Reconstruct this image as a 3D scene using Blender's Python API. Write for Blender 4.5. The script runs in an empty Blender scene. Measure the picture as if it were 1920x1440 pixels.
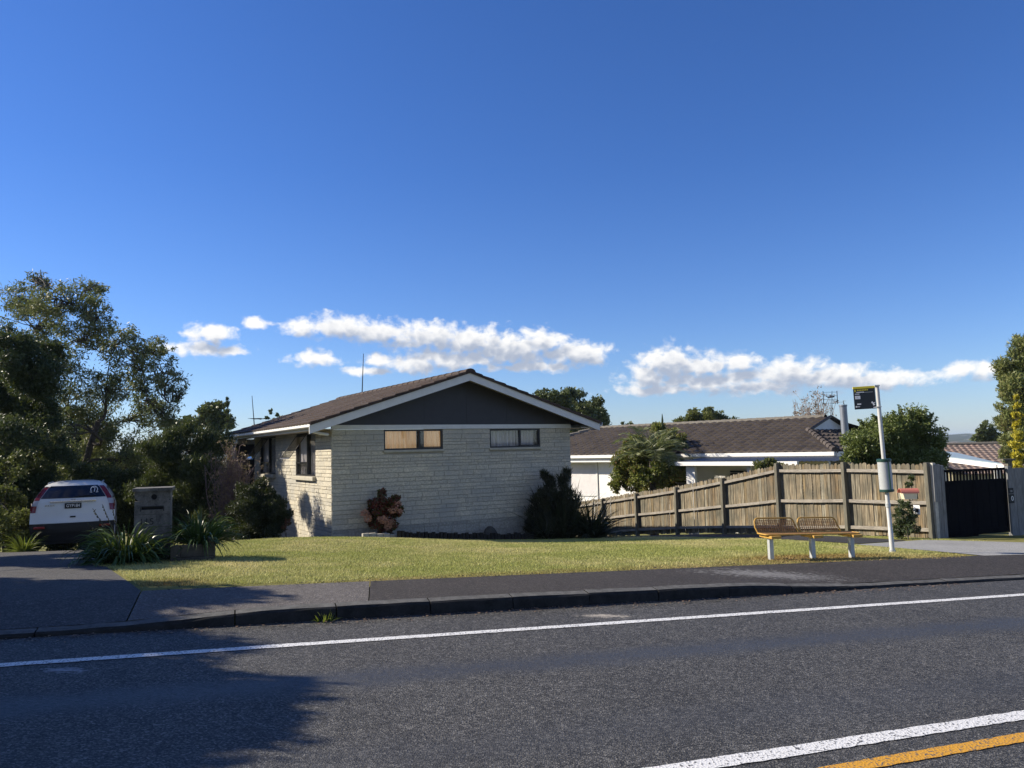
import bpy, bmesh, math, random
import numpy as np
from mathutils import Vector, Matrix

SC = bpy.context.scene
COL = SC.collection
R = math.radians
random.seed(7)

# ------------------------------------------------------------------ camera
F = 1440.0                      # focal length in photo pixels (1920 wide)
CAM_Z = 1.65
PITCH = math.atan(123 / F)
ROLL = math.atan(0.024)
fw = Vector((0, math.cos(PITCH), math.sin(PITCH)))
r0 = Vector((1, 0, 0)); u0 = Vector((0, -math.sin(PITCH), math.cos(PITCH)))
rt = r0 * math.cos(ROLL) - u0 * math.sin(ROLL)
up = r0 * math.sin(ROLL) + u0 * math.cos(ROLL)
cam_d = bpy.data.cameras.new('camera')
cam = bpy.data.objects.new('camera', cam_d); COL.objects.link(cam)
m = Matrix((rt, up, -fw)).transposed().to_4x4(); m.translation = Vector((0, 0, CAM_Z))
cam.matrix_world = m
cam_d.sensor_width = 36.0; cam_d.lens = 36.0 * F / 1920
cam_d.clip_start = 0.1; cam_d.clip_end = 9000
SC.camera = cam

# ------------------------------------------------------------------ light
SUN_EL, SUN_BACK = 30.5, 10.0        # sun stands to the left, a little beyond the camera plane
sd = Vector((-math.cos(R(SUN_EL)) * math.cos(R(SUN_BACK)), math.cos(R(SUN_EL)) * math.sin(R(SUN_BACK)), math.sin(R(SUN_EL))))
sun_d = bpy.data.lights.new('sun', 'SUN'); sun_d.energy = 4.6; sun_d.angle = R(0.53); sun_d.color = (1.0, 0.90, 0.74)
sun = bpy.data.objects.new('sun', sun_d); COL.objects.link(sun)
sun.rotation_euler = sd.to_track_quat('Z', 'Y').to_euler()
SC.view_settings.view_transform = 'Standard'; SC.view_settings.look = 'None'
SC.view_settings.exposure = 0.80; SC.view_settings.gamma = 1.0

def ray(px, py):
    return fw + rt * ((px - 960) / F) + up * ((720 - py) / F)
def PD(px, py, Y):
    d = ray(px, py)
    return Vector((0, 0, CAM_Z)) + d * (Y / d.y)

# ------------------------------------------------------------------ world: Nishita sky + procedural cumulus
W = bpy.data.worlds.new('World'); SC.world = W; W.use_nodes = True
wt = W.node_tree; wt.nodes.clear()
class NT:
    """small helper for building node trees"""
    def __init__(s, t): s.t = t; s.N = t.nodes; s.L = t.links
    def n(s, kind, **kw):
        x = s.N.new(kind)
        for k, v in kw.items(): setattr(x, k, v)
        return x
    def put(s, sock, v):
        if isinstance(v, bpy.types.NodeSocket): s.L.new(v, sock)
        elif v is not None: sock.default_value = v
    def math(s, op, a, b=None, c=None, clamp=False):
        x = s.n('ShaderNodeMath', operation=op, use_clamp=clamp)
        s.put(x.inputs[0], a); s.put(x.inputs[1], b)
        if c is not None: s.put(x.inputs[2], c)
        return x.outputs[0]
    def vm(s, op, a, b=None, scale=None):
        x = s.n('ShaderNodeVectorMath', operation=op)
        s.put(x.inputs[0], a)
        if b is not None: s.put(x.inputs[1], b)
        if scale is not None: s.put(x.inputs['Scale'], scale)
        return x.outputs['Value'] if op in ('LENGTH', 'DOT_PRODUCT', 'DISTANCE') else x.outputs[0]
    def noise(s, vec, scale, detail=4, rough=0.55, dim='3D'):
        x = s.n('ShaderNodeTexNoise', noise_dimensions=dim)
        s.put(x.inputs['Vector'], vec); s.put(x.inputs['Scale'], scale)
        x.inputs['Detail'].default_value = detail; x.inputs['Roughness'].default_value = rough
        return x
    def mapr(s, v, a, b, c=0.0, d=1.0, smooth=False):
        x = s.n('ShaderNodeMapRange')
        if smooth: x.interpolation_type = 'SMOOTHSTEP'
        s.put(x.inputs[0], v)
        for i, q in enumerate((a, b, c, d)): s.put(x.inputs[i + 1], q)
        return x.outputs[0]
    def ramp(s, fac, stops):
        x = s.n('ShaderNodeValToRGB'); cr = x.color_ramp
        while len(cr.elements) < len(stops): cr.elements.new(0.5)
        for e, (p, c) in zip(cr.elements, stops):
            e.position = p; e.color = tuple(c) + (1,) if len(c) == 3 else c
        s.put(x.inputs[0], fac); return x.outputs[0]
    def mix(s, fac, a, b, mode='MIX'):
        x = s.n('ShaderNodeMix', data_type='RGBA', blend_type=mode)
        s.put(x.inputs['Factor'], fac)
        for k, v in ((6, a), (7, b)):
            if isinstance(v, tuple) and len(v) == 3: v = v + (1,)
            s.put(x.inputs[k], v)
        return x.outputs[2]

def build_world():
    T = NT(wt)
    out = T.n('ShaderNodeOutputWorld'); bg = T.n('ShaderNodeBackground')
    sky = T.n('ShaderNodeTexSky', sky_type='NISHITA')
    sky.sun_disc = False; sky.sun_elevation = R(SUN_EL); sky.sun_rotation = R(-90 + SUN_BACK)
    sky.air_density = 1.0; sky.dust_density = 0.1; sky.ozone_density = 3.0; sky.altitude = 0
    hs = T.n('ShaderNodeHueSaturation'); hs.inputs['Saturation'].default_value = 1.12
    wt.links.new(sky.outputs[0], hs.inputs['Color'])
    tc = T.n('ShaderNodeTexCoord')
    sx = T.n('ShaderNodeSeparateXYZ'); wt.links.new(tc.outputs['Generated'], sx.inputs[0])
    az = T.math('ARCTAN2', sx.outputs[0], sx.outputs[1]); el = T.math('ARCSINE', sx.outputs[2])
    cv = T.n('ShaderNodeCombineXYZ'); wt.links.new(az, cv.inputs[0]); wt.links.new(el, cv.inputs[1])
    P = cv.outputs[0]
    blobs = [(392,626,46,19),(380,655,76,13),(430,657,26,8),(483,605,26,13),(572,613,42,18),(635,612,70,24),(712,620,80,24),(800,630,90,30),(880,640,95,32),(960,656,105,34),(1015,640,60,26),(1075,662,72,28),(850,672,130,22),(1000,686,110,12),(1110,672,36,16),
             (590,672,50,17),(690,694,58,9),(712,672,34,15),(775,684,70,18),(1255,682,70,34),(1215,705,55,26),(1320,684,60,22),(1385,678,36,20),(1330,712,120,20),(1480,702,80,34),(1560,705,90,24),(1640,712,110,18),(1250,728,110,12),(1420,724,120,14),(1672,711,40,12),(1806,695,34,16),(1848,696,26,17)]
    gr = bpy.data.node_groups.new('cloud_density', 'ShaderNodeTree')
    gr.interface.new_socket('Vector', in_out='INPUT', socket_type='NodeSocketVector')
    gr.interface.new_socket('Value', in_out='OUTPUT', socket_type='NodeSocketFloat')
    gr.interface.new_socket('Body', in_out='OUTPUT', socket_type='NodeSocketFloat')
    G = NT(gr); gi = G.n('NodeGroupInput'); go = G.n('NodeGroupOutput')
    p = gi.outputs[0]
    n1 = G.noise(p, 26, 2, 0.5)
    p2 = G.vm('ADD', p, G.vm('SCALE', G.vm('SUBTRACT', n1.outputs['Color'], (0.5, 0.5, 0.5)), scale=0.013))
    acc = None
    for (x, y, rx, ry) in blobs:
        d = ray(x, y).normalized(); a = math.atan2(d.x, d.y); e = math.asin(d.z)
        c = G.vm('LENGTH', G.vm('MULTIPLY', G.vm('SUBTRACT', p2, (a, e, 0)), (F / (rx * 1.14), F / (ry * 1.14), 0)))
        f = G.math('SUBTRACT', 1.0, c)
        acc = f if acc is None else G.math('SMOOTH_MAX', acc, f, 0.15)
    acc = G.math('MAXIMUM', acc, -1.5)
    st = G.vm('MULTIPLY', p2, (0.75, 1.0, 1.0))
    fb = G.noise(st, 75, 7, 0.58)
    vo = G.n('ShaderNodeTexVoronoi', voronoi_dimensions='2D'); G.put(vo.inputs['Vector'], G.vm('ADD', st, G.vm('SCALE', G.vm('SUBTRACT', fb.outputs['Color'], (0.5, 0.5, 0.5)), scale=0.012))); vo.inputs['Scale'].default_value = 105
    lump = G.math('SUBTRACT', 0.42, vo.outputs['Distance'])
    dens = G.math('ADD', acc, G.math('ADD', G.math('MULTIPLY', G.math('SUBTRACT', fb.outputs['Fac'], 0.51), 1.75), G.math('MULTIPLY', lump, 0.22)))
    gr.links.new(dens, go.inputs[0])
    gr.links.new(G.math('ADD', acc, G.math('ADD', G.math('MULTIPLY', lump, 0.35), G.math('MULTIPLY', G.math('SUBTRACT', fb.outputs['Fac'], 0.50), 1.0))), go.inputs[1])
    def call(v):
        x = wt.nodes.new('ShaderNodeGroup'); x.node_tree = gr; T.put(x.inputs[0], v); return x.outputs
    d0 = call(P)[0]
    d1 = call(T.vm('ADD', P, (-0.006, 0.016, 0)))[1]
    alpha = T.mapr(d0, -0.04, 0.66, 0, 1, True)
    shade = T.mapr(d1, -0.25, 0.85, 0, 1, True)
    ccol = T.ramp(shade, [(0.0, (8.6, 8.5, 8.3)), (0.45, (6.8, 6.9, 7.1)), (1.0, (3.3, 3.75, 4.7))])
    # ramp colours above 1 are kept as light values: scale after the ramp
    for nd in wt.nodes:
        if nd.type == 'VALTORGB':
            for e_, c_ in zip(nd.color_ramp.elements, [(1.0, 0.985, 0.95), (0.82, 0.82, 0.83), (0.40, 0.45, 0.555)]): e_.color = c_ + (1,)
    ccol = T.vm('SCALE', ccol, scale=CLOUD_GAIN)
    # the photograph's sky: brighten towards the horizon haze
    tint = T.mix(T.mapr(el, 0.0, 0.35), HORIZON_TINT, SKY_TINT)
    skyc = T.vm('MULTIPLY', hs.outputs[0], tint)
    # added unseen cloud bank behind the viewer, to lift and whiten the shade
    nb = T.noise(T.vm('MULTIPLY', P, (1.0, 1.6, 1.0)), 2.6, 6, 0.6)
    back = T.math('MULTIPLY', T.mapr(sx.outputs[1], -0.15, -0.5), T.mapr(nb.outputs['Fac'], 0.42, 0.60))
    back = T.math('MULTIPLY', back, T.mapr(el, 0.05, 0.25))
    skyc = T.mix(T.math('MULTIPLY', back, 0.85), skyc, BACK_FILL_CLOUD)
    mx = T.mix(T.math('MULTIPLY', alpha, 0.97), skyc, ccol)
    wt.links.new(mx, bg.inputs['Color']); bg.inputs['Strength'].default_value = 0.10
    wt.links.new(bg.outputs[0], out.inputs[0])
SKY_TINT = (0.40, 0.54, 0.84)
HORIZON_TINT = (0.56, 0.63, 0.86)
BACK_FILL_CLOUD = (3.1, 3.15, 3.3)
CLOUD_GAIN = 6.4
build_world()

# ------------------------------------------------------------------ terrain
S = 0.04
def qn(x, y): return 0.941 * x + 0.339 * y, -0.339 * x + 0.941 * y
def xy(q, n): return 0.941 * q - 0.339 * n, 0.339 * q + 0.941 * n
def soft(x, a): return a * np.tanh(x / a)
def kerb_h(q):
    """kerb height along the road: low at the two crossings"""
    a = 1 / (1 + np.exp(-(q + 0.45) / 0.35)); b = 1 / (1 + np.exp((q - 6.3) / 0.35))
    return 0.035 + 0.09 * a * b
def Zt(x, y):
    x = np.asarray(x, float); y = np.asarray(y, float)
    q, n = qn(x, y)
    base = -S * soft(x, 40)
    m_ = np.clip(n - 8.9, 0, None)
    mm = np.minimum(m_, 18)
    drop = 0.055 * mm + 0.0025 * mm ** 2 + 4.5 * (1 - np.exp(-(m_ - mm) * 0.145 / 4.5))
    bump = 0.20 * np.exp(-(((x + 4.5) / 3.2) ** 2 + ((y - 16.5) / 3.5) ** 2))
    out = np.where(n < 7.72, base, base + 0.125 - drop + bump)
    t = np.clip((n - 7.72) / 1.1, 0, 1)
    path = base + kerb_h(q) + (0.125 - kerb_h(q)) * t
    out = np.where((n >= 7.72) & (n < 8.9), path, out)
    out = np.where(n < -0.7, base + 0.12, out)
    return out
def zt(x, y): return float(Zt(x, y))
def GP(px, py):
    """the point of the ground that a pixel of the photograph sees"""
    d = ray(px, py); o = Vector((0, 0, CAM_Z)); t = 2.0; prev = t
    while t < 80:
        p = o + d * t
        if p.z < zt(p.x, p.y): break
        prev = t; t += 0.1
    a, b = prev, t
    for _ in range(25):
        c = (a + b) / 2; p = o + d * c
        if p.z < zt(p.x, p.y): b = c
        else: a = c
    return o + d * b

# ------------------------------------------------------------------ mesh helpers
class MB:
    def __init__(s): s.v = []; s.f = []; s.m = []; s.mi = 0
    def add(s, vs, fs, mi=None):
        o = len(s.v); s.v += [tuple(v) for v in vs]
        s.f += [tuple(i + o for i in f) for f in fs]; s.m += [s.mi if mi is None else mi] * len(fs)
        return s
    def box(s, x0, x1, y0, y1, z0, z1, mi=None, M=None):
        vs = [(x, y, z) for z in (z0, z1) for y in (y0, y1) for x in (x0, x1)]
        if M is not None: vs = [M @ Vector(v) for v in vs]
        return s.add(vs, [(0, 2, 3, 1), (4, 5, 7, 6), (0, 1, 5, 4), (2, 6, 7, 3), (0, 4, 6, 2), (1, 3, 7, 5)], mi)
    def bev(s, x0, x1, y0, y1, z0, z1, b=0.01, mi=None, M=None):
        """box with chamfered edges"""
        bm = bmesh.new(); bmesh.ops.create_cube(bm, size=1)
        for v in bm.verts: v.co = ((x0 + x1) / 2 + v.co.x * (x1 - x0), (y0 + y1) / 2 + v.co.y * (y1 - y0), (z0 + z1) / 2 + v.co.z * (z1 - z0))
        bmesh.ops.bevel(bm, geom=bm.edges[:], offset=b, segments=2, affect='EDGES', profile=0.6)
        return s.bm(bm, M, mi)
    def bm(s, bm, M=None, mi=None):
        bm.verts.index_update()
        vs = [(M @ v.co if M is not None else v.co.copy()) for v in bm.verts]
        fs = [[v.index for v in f.verts] for f in bm.faces]; bm.free()
        return s.add(vs, fs, mi)
    def tube(s, pts, rad, k=8, cap=True, mi=None):
        pts = [Vector(p) for p in pts]; n = len(pts)
        if not hasattr(rad, '__len__'): rad = [rad] * n
        rings = []; ref = None
        for i, p in enumerate(pts):
            t = (pts[min(i + 1, n - 1)] - pts[max(i - 1, 0)])
            t = t.normalized() if t.length > 1e-9 else Vector((0, 0, 1))
            if ref is None: ref = t.orthogonal().normalized()
            a = (ref - t * ref.dot(t)); a = a.normalized() if a.length > 1e-6 else t.orthogonal().normalized()
            ref = a; b = t.cross(a)
            rings.append([p + (a * math.cos(2 * math.pi * j / k) + b * math.sin(2 * math.pi * j / k)) * rad[i] for j in range(k)])
        vs = [v for r_ in rings for v in r_]
        fs = [(i * k + j, i * k + (j + 1) % k, (i + 1) * k + (j + 1) % k, (i + 1) * k + j) for i in range(n - 1) for j in range(k)]
        if cap: fs += [tuple(range(k))[::-1], tuple((n - 1) * k + j for j in range(k))]
        return s.add(vs, fs, mi)
    def cyl(s, c, r, z0, z1, k=24, mi=None):
        return s.tube([(c[0], c[1], z0), (c[0], c[1], z1)], r, k, True, mi)
    def lathe(s, prof, c=(0, 0, 0), k=24, mi=None):
        n = len(prof)
        vs = [(c[0] + r_ * math.cos(2 * math.pi * j / k), c[1] + r_ * math.sin(2 * math.pi * j / k), c[2] + z) for (r_, z) in prof for j in range(k)]
        fs = [(i * k + j, i * k + (j + 1) % k, (i + 1) * k + (j + 1) % k, (i + 1) * k + j) for i in range(n - 1) for j in range(k)]
        return s.add(vs, fs, mi)
    def prism(s, poly, y0, y1, mi=None, M=None):
        """polygon in (x, z) given thickness along y"""
        n = len(poly); vs = [(x, y0, z) for x, z in poly] + [(x, y1, z) for x, z in poly]
        if M is not None: vs = [M @ Vector(v) for v in vs]
        fs = [tuple(range(n)), tuple(range(2 * n - 1, n - 1, -1))] + [(i, i + n, (i + 1) % n + n, (i + 1) % n) for i in range(n)]
        return s.add(vs, fs, mi)
    def build(s, name, mats, parent=None, smooth=False, **props):
        me = bpy.data.meshes.new(name); me.from_pydata(s.v, [], s.f); me.validate()
        if not isinstance(mats, (list, tuple)): mats = [mats]
        for x in mats: me.materials.append(x)
        if len(mats) > 1 and len(me.polygons) == len(s.m): me.polygons.foreach_set('material_index', s.m)
        bm = bmesh.new(); bm.from_mesh(me); bmesh.ops.recalc_face_normals(bm, faces=bm.faces); bm.to_mesh(me); bm.free()
        if smooth:
            me.polygons.foreach_set('use_smooth', [True] * len(me.polygons))
            try: me.set_sharp_from_angle(angle=R(40))
            except Exception: pass
        o = bpy.data.objects.new(name, me); COL.objects.link(o)
        if parent is not None: o.parent = parent
        for k_, v_ in props.items(): o[k_] = v_
        return o
def np_mesh(name, verts, quads, mats, parent=None, colors=None, mi=None, **props):
    me = bpy.data.meshes.new(name)
    verts = np.asarray(verts, np.float32); quads = np.asarray(quads, np.int32); k = quads.shape[1]
    me.vertices.add(len(verts)); me.vertices.foreach_set('co', verts.ravel())
    me.loops.add(quads.size); me.loops.foreach_set('vertex_index', quads.ravel())
    me.polygons.add(len(quads)); me.polygons.foreach_set('loop_start', np.arange(0, quads.size, k, dtype=np.int32))
    for x in (mats if isinstance(mats, (list, tuple)) else [mats]): me.materials.append(x)
    if mi is not None: me.polygons.foreach_set('material_index', np.asarray(mi, np.int32))
    me.update(calc_edges=True)
    if colors is not None:
        at = me.color_attributes.new('tone', 'FLOAT_COLOR', 'POINT')
        at.data.foreach_set('color', np.concatenate([colors, np.ones((len(colors), 1))], 1).astype(np.float32).ravel())
    o = bpy.data.objects.new(name, me); COL.objects.link(o)
    if parent is not None: o.parent = parent
    for k_, v_ in props.items(): o[k_] = v_
    return o
def thing(name, loc, rz, label, cat, group=None):
    o = bpy.data.objects.new(name, None); COL.objects.link(o)
    o.empty_display_size = 0.2
    o.location = loc; o.rotation_euler = (0, 0, rz); o['label'] = label; o['category'] = cat
    if group: o['group'] = group
    return o
def tag(o, label, cat, group=None):
    o['label'] = label; o['category'] = cat
    if group: o['group'] = group
    return o
def dup_tree(root, loc, rz, label, group=None):
    r_ = root.copy(); COL.objects.link(r_); r_.location = loc; r_.rotation_euler = (0, 0, rz); r_['label'] = label
    if group: r_['group'] = group
    for ch in list(root.children):
        c_ = ch.copy(); COL.objects.link(c_); c_.parent = r_
    return r_
# ------------------------------------------------------------------ materials
def new_mat(name):
    mt = bpy.data.materials.new(name); mt.use_nodes = True
    t = mt.node_tree; t.nodes.clear(); T = NT(t)
    out = T.n('ShaderNodeOutputMaterial'); b = T.n('ShaderNodeBsdfPrincipled')
    t.links.new(b.outputs[0], out.inputs[0]); T.b = b; T.out = out; T.mt = mt
    return T
def bump(T, h, strength=0.3, dist=0.01):
    x = T.n('ShaderNodeBump'); x.inputs['Strength'].default_value = strength; x.inputs['Distance'].default_value = dist
    T.put(x.inputs['Height'], h); T.L.new(x.outputs[0], T.b.inputs['Normal'])
def plain(name, col, rough=0.6, metal=0.0, var=0.12, scale=6.0, bstr=0.15, bscale=60, spec=0.4, coord='Object'):
    """one-colour surface with soft wear: brightness varies on a large and a small scale"""
    T = new_mat(name); tc = T.n('ShaderNodeTexCoord').outputs[coord]
    n1 = T.noise(tc, scale, 5, 0.6); n2 = T.noise(tc, bscale, 3, 0.6)
    f = T.math('ADD', T.math('MULTIPLY', n1.outputs['Fac'], 0.7), T.math('MULTIPLY', n2.outputs['Fac'], 0.3))
    f = T.mapr(f, 0.3, 0.7)
    lo = tuple(c * (1 - var) for c in col); hi = tuple(min(1, c * (1 + var)) for c in col)
    T.put(T.b.inputs['Base Color'], T.ramp(f, [(0, lo), (1, hi)]))
    T.b.inputs['Roughness'].default_value = rough; T.b.inputs['Metallic'].default_value = metal
    T.b.inputs['Specular IOR Level'].default_value = spec
    if bstr: bump(T, n2.outputs['Fac'], bstr, 0.004)
    return T.mt
def island(name, cols, rough=0.7, bstr=0.5, bscale=40, stretch=(1, 1, 1), var=0.5, stain=None):
    """every separate piece (brick, board, tile) has its own tone, with grain over it"""
    T = new_mat(name); tc = T.n('ShaderNodeTexCoord').outputs['Object']
    g = T.n('ShaderNodeNewGeometry').outputs['Random Per Island']
    base = T.ramp(g, [(i / (len(cols) - 1), c) for i, c in enumerate(cols)])
    off = T.n('ShaderNodeCombineXYZ'); T.put(off.inputs[0], T.math('MULTIPLY', g, 37.0)); T.put(off.inputs[2], T.math('MULTIPLY', g, 19.0))
    v = T.vm('ADD', T.vm('MULTIPLY', tc, stretch), off.outputs[0])
    n = T.noise(v, bscale, 5, 0.62)
    k = T.mapr(n.outputs['Fac'], 0.3, 0.7, 1 - var, 1 + var * 0.6)
    colr = T.vm('SCALE', base, scale=k)
    if stain:
        sc_, c2, lo, hi = stain
        n3 = T.noise(tc, sc_, 4, 0.6)
        colr = T.mix(T.mapr(n3.outputs['Fac'], lo, hi), colr, c2)
    T.put(T.b.inputs['Base Color'], colr); T.b.inputs['Roughness'].default_value = rough
    T.b.inputs['Specular IOR Level'].default_value = 0.3
    bump(T, n.outputs['Fac'], bstr, 0.006)
    return T.mt
def leaf(name, cols, trans=0.35, rough=0.5, spec=0.35):
    T = new_mat(name); g = T.n('ShaderNodeNewGeometry').outputs['Random Per Island']
    tc = T.n('ShaderNodeTexCoord').outputs['Object']
    n = T.noise(tc, 0.9, 2, 0.5)
    f = T.math('ADD', T.math('MULTIPLY', g, 0.65), T.math('MULTIPLY', T.mapr(n.outputs['Fac'], 0.3, 0.7), 0.35))
    c = T.ramp(f, [(i / (len(cols) - 1), q) for i, q in enumerate(cols)])
    T.put(T.b.inputs['Base Color'], c); T.b.inputs['Roughness'].default_value = rough; T.b.inputs['Specular IOR Level'].default_value = spec
    tr = T.n('ShaderNodeBsdfTranslucent'); T.put(tr.inputs[0], T.mix(0.5, c, (0.16, 0.20, 0.03), 'MIX'))
    mx = T.n('ShaderNodeMixShader'); mx.inputs[0].default_value = trans
    T.L.new(T.b.outputs[0], mx.inputs[1]); T.L.new(tr.outputs[0], mx.inputs[2]); T.L.new(mx.outputs[0], T.out.inputs[0])
    return T.mt
def tone_leaf(name, trans=0.3, rough=0.6):
    T = new_mat(name); a = T.n('ShaderNodeAttribute', attribute_name='tone').outputs['Color']
    T.put(T.b.inputs['Base Color'], a); T.b.inputs['Roughness'].default_value = rough; T.b.inputs['Specular IOR Level'].default_value = 0.2
    tr = T.n('ShaderNodeBsdfTranslucent'); T.put(tr.inputs[0], a)
    mx = T.n('ShaderNodeMixShader'); mx.inputs[0].default_value = trans
    T.L.new(T.b.outputs[0], mx.inputs[1]); T.L.new(tr.outputs[0], mx.inputs[2]); T.L.new(mx.outputs[0], T.out.inputs[0])
    return T.mt
def glass(name, tint=(0.9, 0.9, 0.9), mixf=0.0):
    T = new_mat(name); T.N.remove(T.b)
    gl = T.n('ShaderNodeBsdfGlossy'); gl.inputs['Roughness'].default_value = 0.02
    tr = T.n('ShaderNodeBsdfTransparent'); tr.inputs[0].default_value = tint + (1,)
    fr = T.n('ShaderNodeLayerWeight'); fr.inputs[0].default_value = 0.5; fk = T.math('ADD', 0.05, T.math('MULTIPLY', T.math('POWER', fr.outputs['Facing'], 4.5), 0.9))
    mx = T.n('ShaderNodeMixShader'); T.put(mx.inputs[0], T.math('ADD', fk, mixf, clamp=True))
    T.L.new(tr.outputs[0], mx.inputs[1]); T.L.new(gl.outputs[0], mx.inputs[2]); T.L.new(mx.outputs[0], T.out.inputs[0])
    return T.mt
def chip(name, lo, hi, scale=85, rough=0.75, track=False, patch=None, bstr=0.9):
    """chip seal / asphalt: light and dark stone chips, worn bands where wheels run"""
    T = new_mat(name); pos = T.n('ShaderNodeNewGeometry').outputs['Position']
    v = T.n('ShaderNodeTexVoronoi'); T.put(v.inputs['Vector'], pos); v.inputs['Scale'].default_value = scale
    sep = T.n('ShaderNodeSeparateColor'); T.L.new(v.outputs['Color'], sep.inputs[0])
    big = T.noise(pos, 0.7, 4, 0.6); mid = T.noise(pos, 9, 4, 0.7); fine = T.noise(pos, scale * 0.55, 3, 0.7)
    f = T.math('ADD', T.math('MULTIPLY', T.math('POWER', sep.outputs[0], 2.2), 0.75), T.math('MULTIPLY', T.mapr(mid.outputs['Fac'], 0.25, 0.75), 0.25))
    f = T.math('MULTIPLY', f, T.mapr(fine.outputs['Fac'], 0.3, 0.68, 0.35, 1.15))
    c = T.ramp(f, [(0, lo), (0.5, tuple((a * 1.2 + b) / 2.2 for a, b in zip(lo, hi))), (1, hi)])
    c = T.vm('SCALE', c, scale=T.mapr(big.outputs['Fac'], 0.25, 0.75, 0.82, 1.16))
    T.b.inputs['Roughness'].default_value = rough
    h = T.math('ADD', v.outputs['Distance'], T.math('MULTIPLY', fine.outputs['Fac'], 0.5))
    if track:
        nn = T.vm('DOT_PRODUCT', pos, (-0.339, 0.941, 0))
        wob = T.noise(pos, 1.5, 8, 0.75)
        def band(c0, w, amp=0.55):
            d = T.math('ABSOLUTE', T.math('SUBTRACT', T.math('ADD', nn, T.math('MULTIPLY', T.math('SUBTRACT', wob.outputs['Fac'], 0.5), amp)), c0))
            return T.mapr(d, w * 1.25, w * 0.05, 0, 1, True)
        b1 = band(5.72, 0.30); b2 = T.math('MULTIPLY', band(4.25, 0.35), 0.35)
        bb = T.math('MAXIMUM', b1, b2)
        brk = T.mapr(T.noise(pos, 28, 4, 0.7).outputs['Fac'], 0.3, 0.55)
        bb = T.math('MULTIPLY', bb, T.math('ADD', 0.30, T.math('MULTIPLY', brk, 0.55)))
        c = T.mix(bb, c, (0.050, 0.052, 0.055))
        T.put(T.b.inputs['Roughness'], T.mapr(bb, 0, 1, rough, 0.46))
        h = T.math('MULTIPLY', h, T.math('SUBTRACT', 1.0, T.math('MULTIPLY', bb, 0.75)))
    if patch:
        for (ctr, rad, colp) in patch:
            d = T.vm('LENGTH', T.vm('MULTIPLY', T.vm('SUBTRACT', pos, ctr), rad))
            w = T.noise(T.vm('MULTIPLY', pos, (1, 2.2, 1)), 14, 5, 0.7)
            c = T.mix(T.mapr(T.math('ADD', d, T.math('MULTIPLY', T.math('SUBTRACT', w.outputs['Fac'], 0.5), 5.0)), 1.0, 0.3), c, colp)
    T.put(T.b.inputs['Base Color'], c); T.b.inputs['Specular IOR Level'].default_value = 0.35
    bump(T, h, bstr, 0.006)
    return T.mt

M = {}
M['ground'] = None
M['trim'] = plain('white painted trim', (0.66, 0.66, 0.64), 0.45, var=0.08)
M['white'] = plain('white weatherboard paint', (0.84, 0.83, 0.80), 0.5, var=0.04)
M['gable'] = plain('charcoal painted panel', (0.035, 0.036, 0.045), 0.55, var=0.12)
M['alu'] = plain('dark window aluminium', (0.018, 0.018, 0.02), 0.4, 0.0)
M['soffit'] = plain('soffit lining', (0.42, 0.38, 0.31), 0.7)
M['glass'] = glass('window glass')
M['tint'] = glass('tinted car glass', (0.05, 0.06, 0.08), 0.03)
M['curtain'] = plain('pale curtain', (0.66, 0.64, 0.64), 0.9, scale=3)
M['galv'] = plain('galvanised steel', (0.52, 0.54, 0.54), 0.45, 0.35, var=0.15, scale=14)
M['pole'] = plain('pale grey pole paint', (0.55, 0.55, 0.53), 0.45, 0.1, var=0.1)
M['green'] = plain('dark green cap', (0.018, 0.055, 0.045), 0.4)
M['paper'] = plain('timetable paper', (0.42, 0.44, 0.45), 0.35, var=0.05)
M['yellow'] = plain('yellow powder coat', (0.50, 0.29, 0.06), 0.5, var=0.25, scale=20)
M['rusty'] = plain('faded orange wire', (0.36, 0.19, 0.07), 0.7, var=0.45, scale=30)
M['signblack'] = plain('sign charcoal', (0.022, 0.027, 0.032), 0.4, var=0.05)
M['signyellow'] = plain('sign yellow', (0.75, 0.62, 0.05), 0.45, var=0.05)
M['signwhite'] = plain('sign white', (0.82, 0.82, 0.82), 0.45, var=0.03)
M['gateblack'] = plain('black stained gate timber', (0.006, 0.006, 0.008), 0.9, var=0.3, spec=0.08)
M['red'] = plain('salmon red mailbox roof', (0.52, 0.17, 0.12), 0.5, var=0.15)
M['cream'] = plain('cream mailbox body', (0.70, 0.62, 0.42), 0.55, var=0.08)
M['black'] = plain('black rubber', (0.008, 0.008, 0.009), 0.6, var=0.2)
M['bumper'] = plain('dark grey bumper plastic', (0.010, 0.011, 0.013), 0.55)
M['carwhite'] = plain('white car paint', (0.62, 0.64, 0.64), 0.22, var=0.02, bstr=0.0, spec=0.6)
M['lampred'] = plain('red lamp lens', (0.16, 0.006, 0.010), 0.15, var=0.1, bstr=0.0, spec=0.6)
M['lampclear'] = plain('clear lamp lens', (0.42, 0.42, 0.46), 0.15, var=0.1, bstr=0.0, spec=0.6)
M['chrome'] = plain('chrome', (0.7, 0.7, 0.72), 0.15, 1.0, var=0.03, bstr=0.0)
M['bark'] = plain('bark', (0.075, 0.062, 0.048), 0.9, var=0.4, scale=9, bstr=0.8, bscale=30)
M['palebark'] = plain('pale bark', (0.26, 0.22, 0.20), 0.9, var=0.3, scale=9, bstr=0.6)
M['twig'] = plain('pinkish grey twigs', (0.16, 0.115, 0.115), 0.9, var=0.3)
M['flue'] = plain('flue steel', (0.25, 0.27, 0.30), 0.45, 0.5, var=0.1)
M['brick'] = island('split block brick', [(0.59, 0.535, 0.415), (0.49, 0.455, 0.37), (0.65, 0.59, 0.455), (0.55, 0.51, 0.405), (0.61, 0.55, 0.43)], 0.9, 0.9, 22, (1, 1, 1.6), 0.36, stain=(1.1, (0.40, 0.39, 0.35), 0.44, 0.72))
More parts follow.
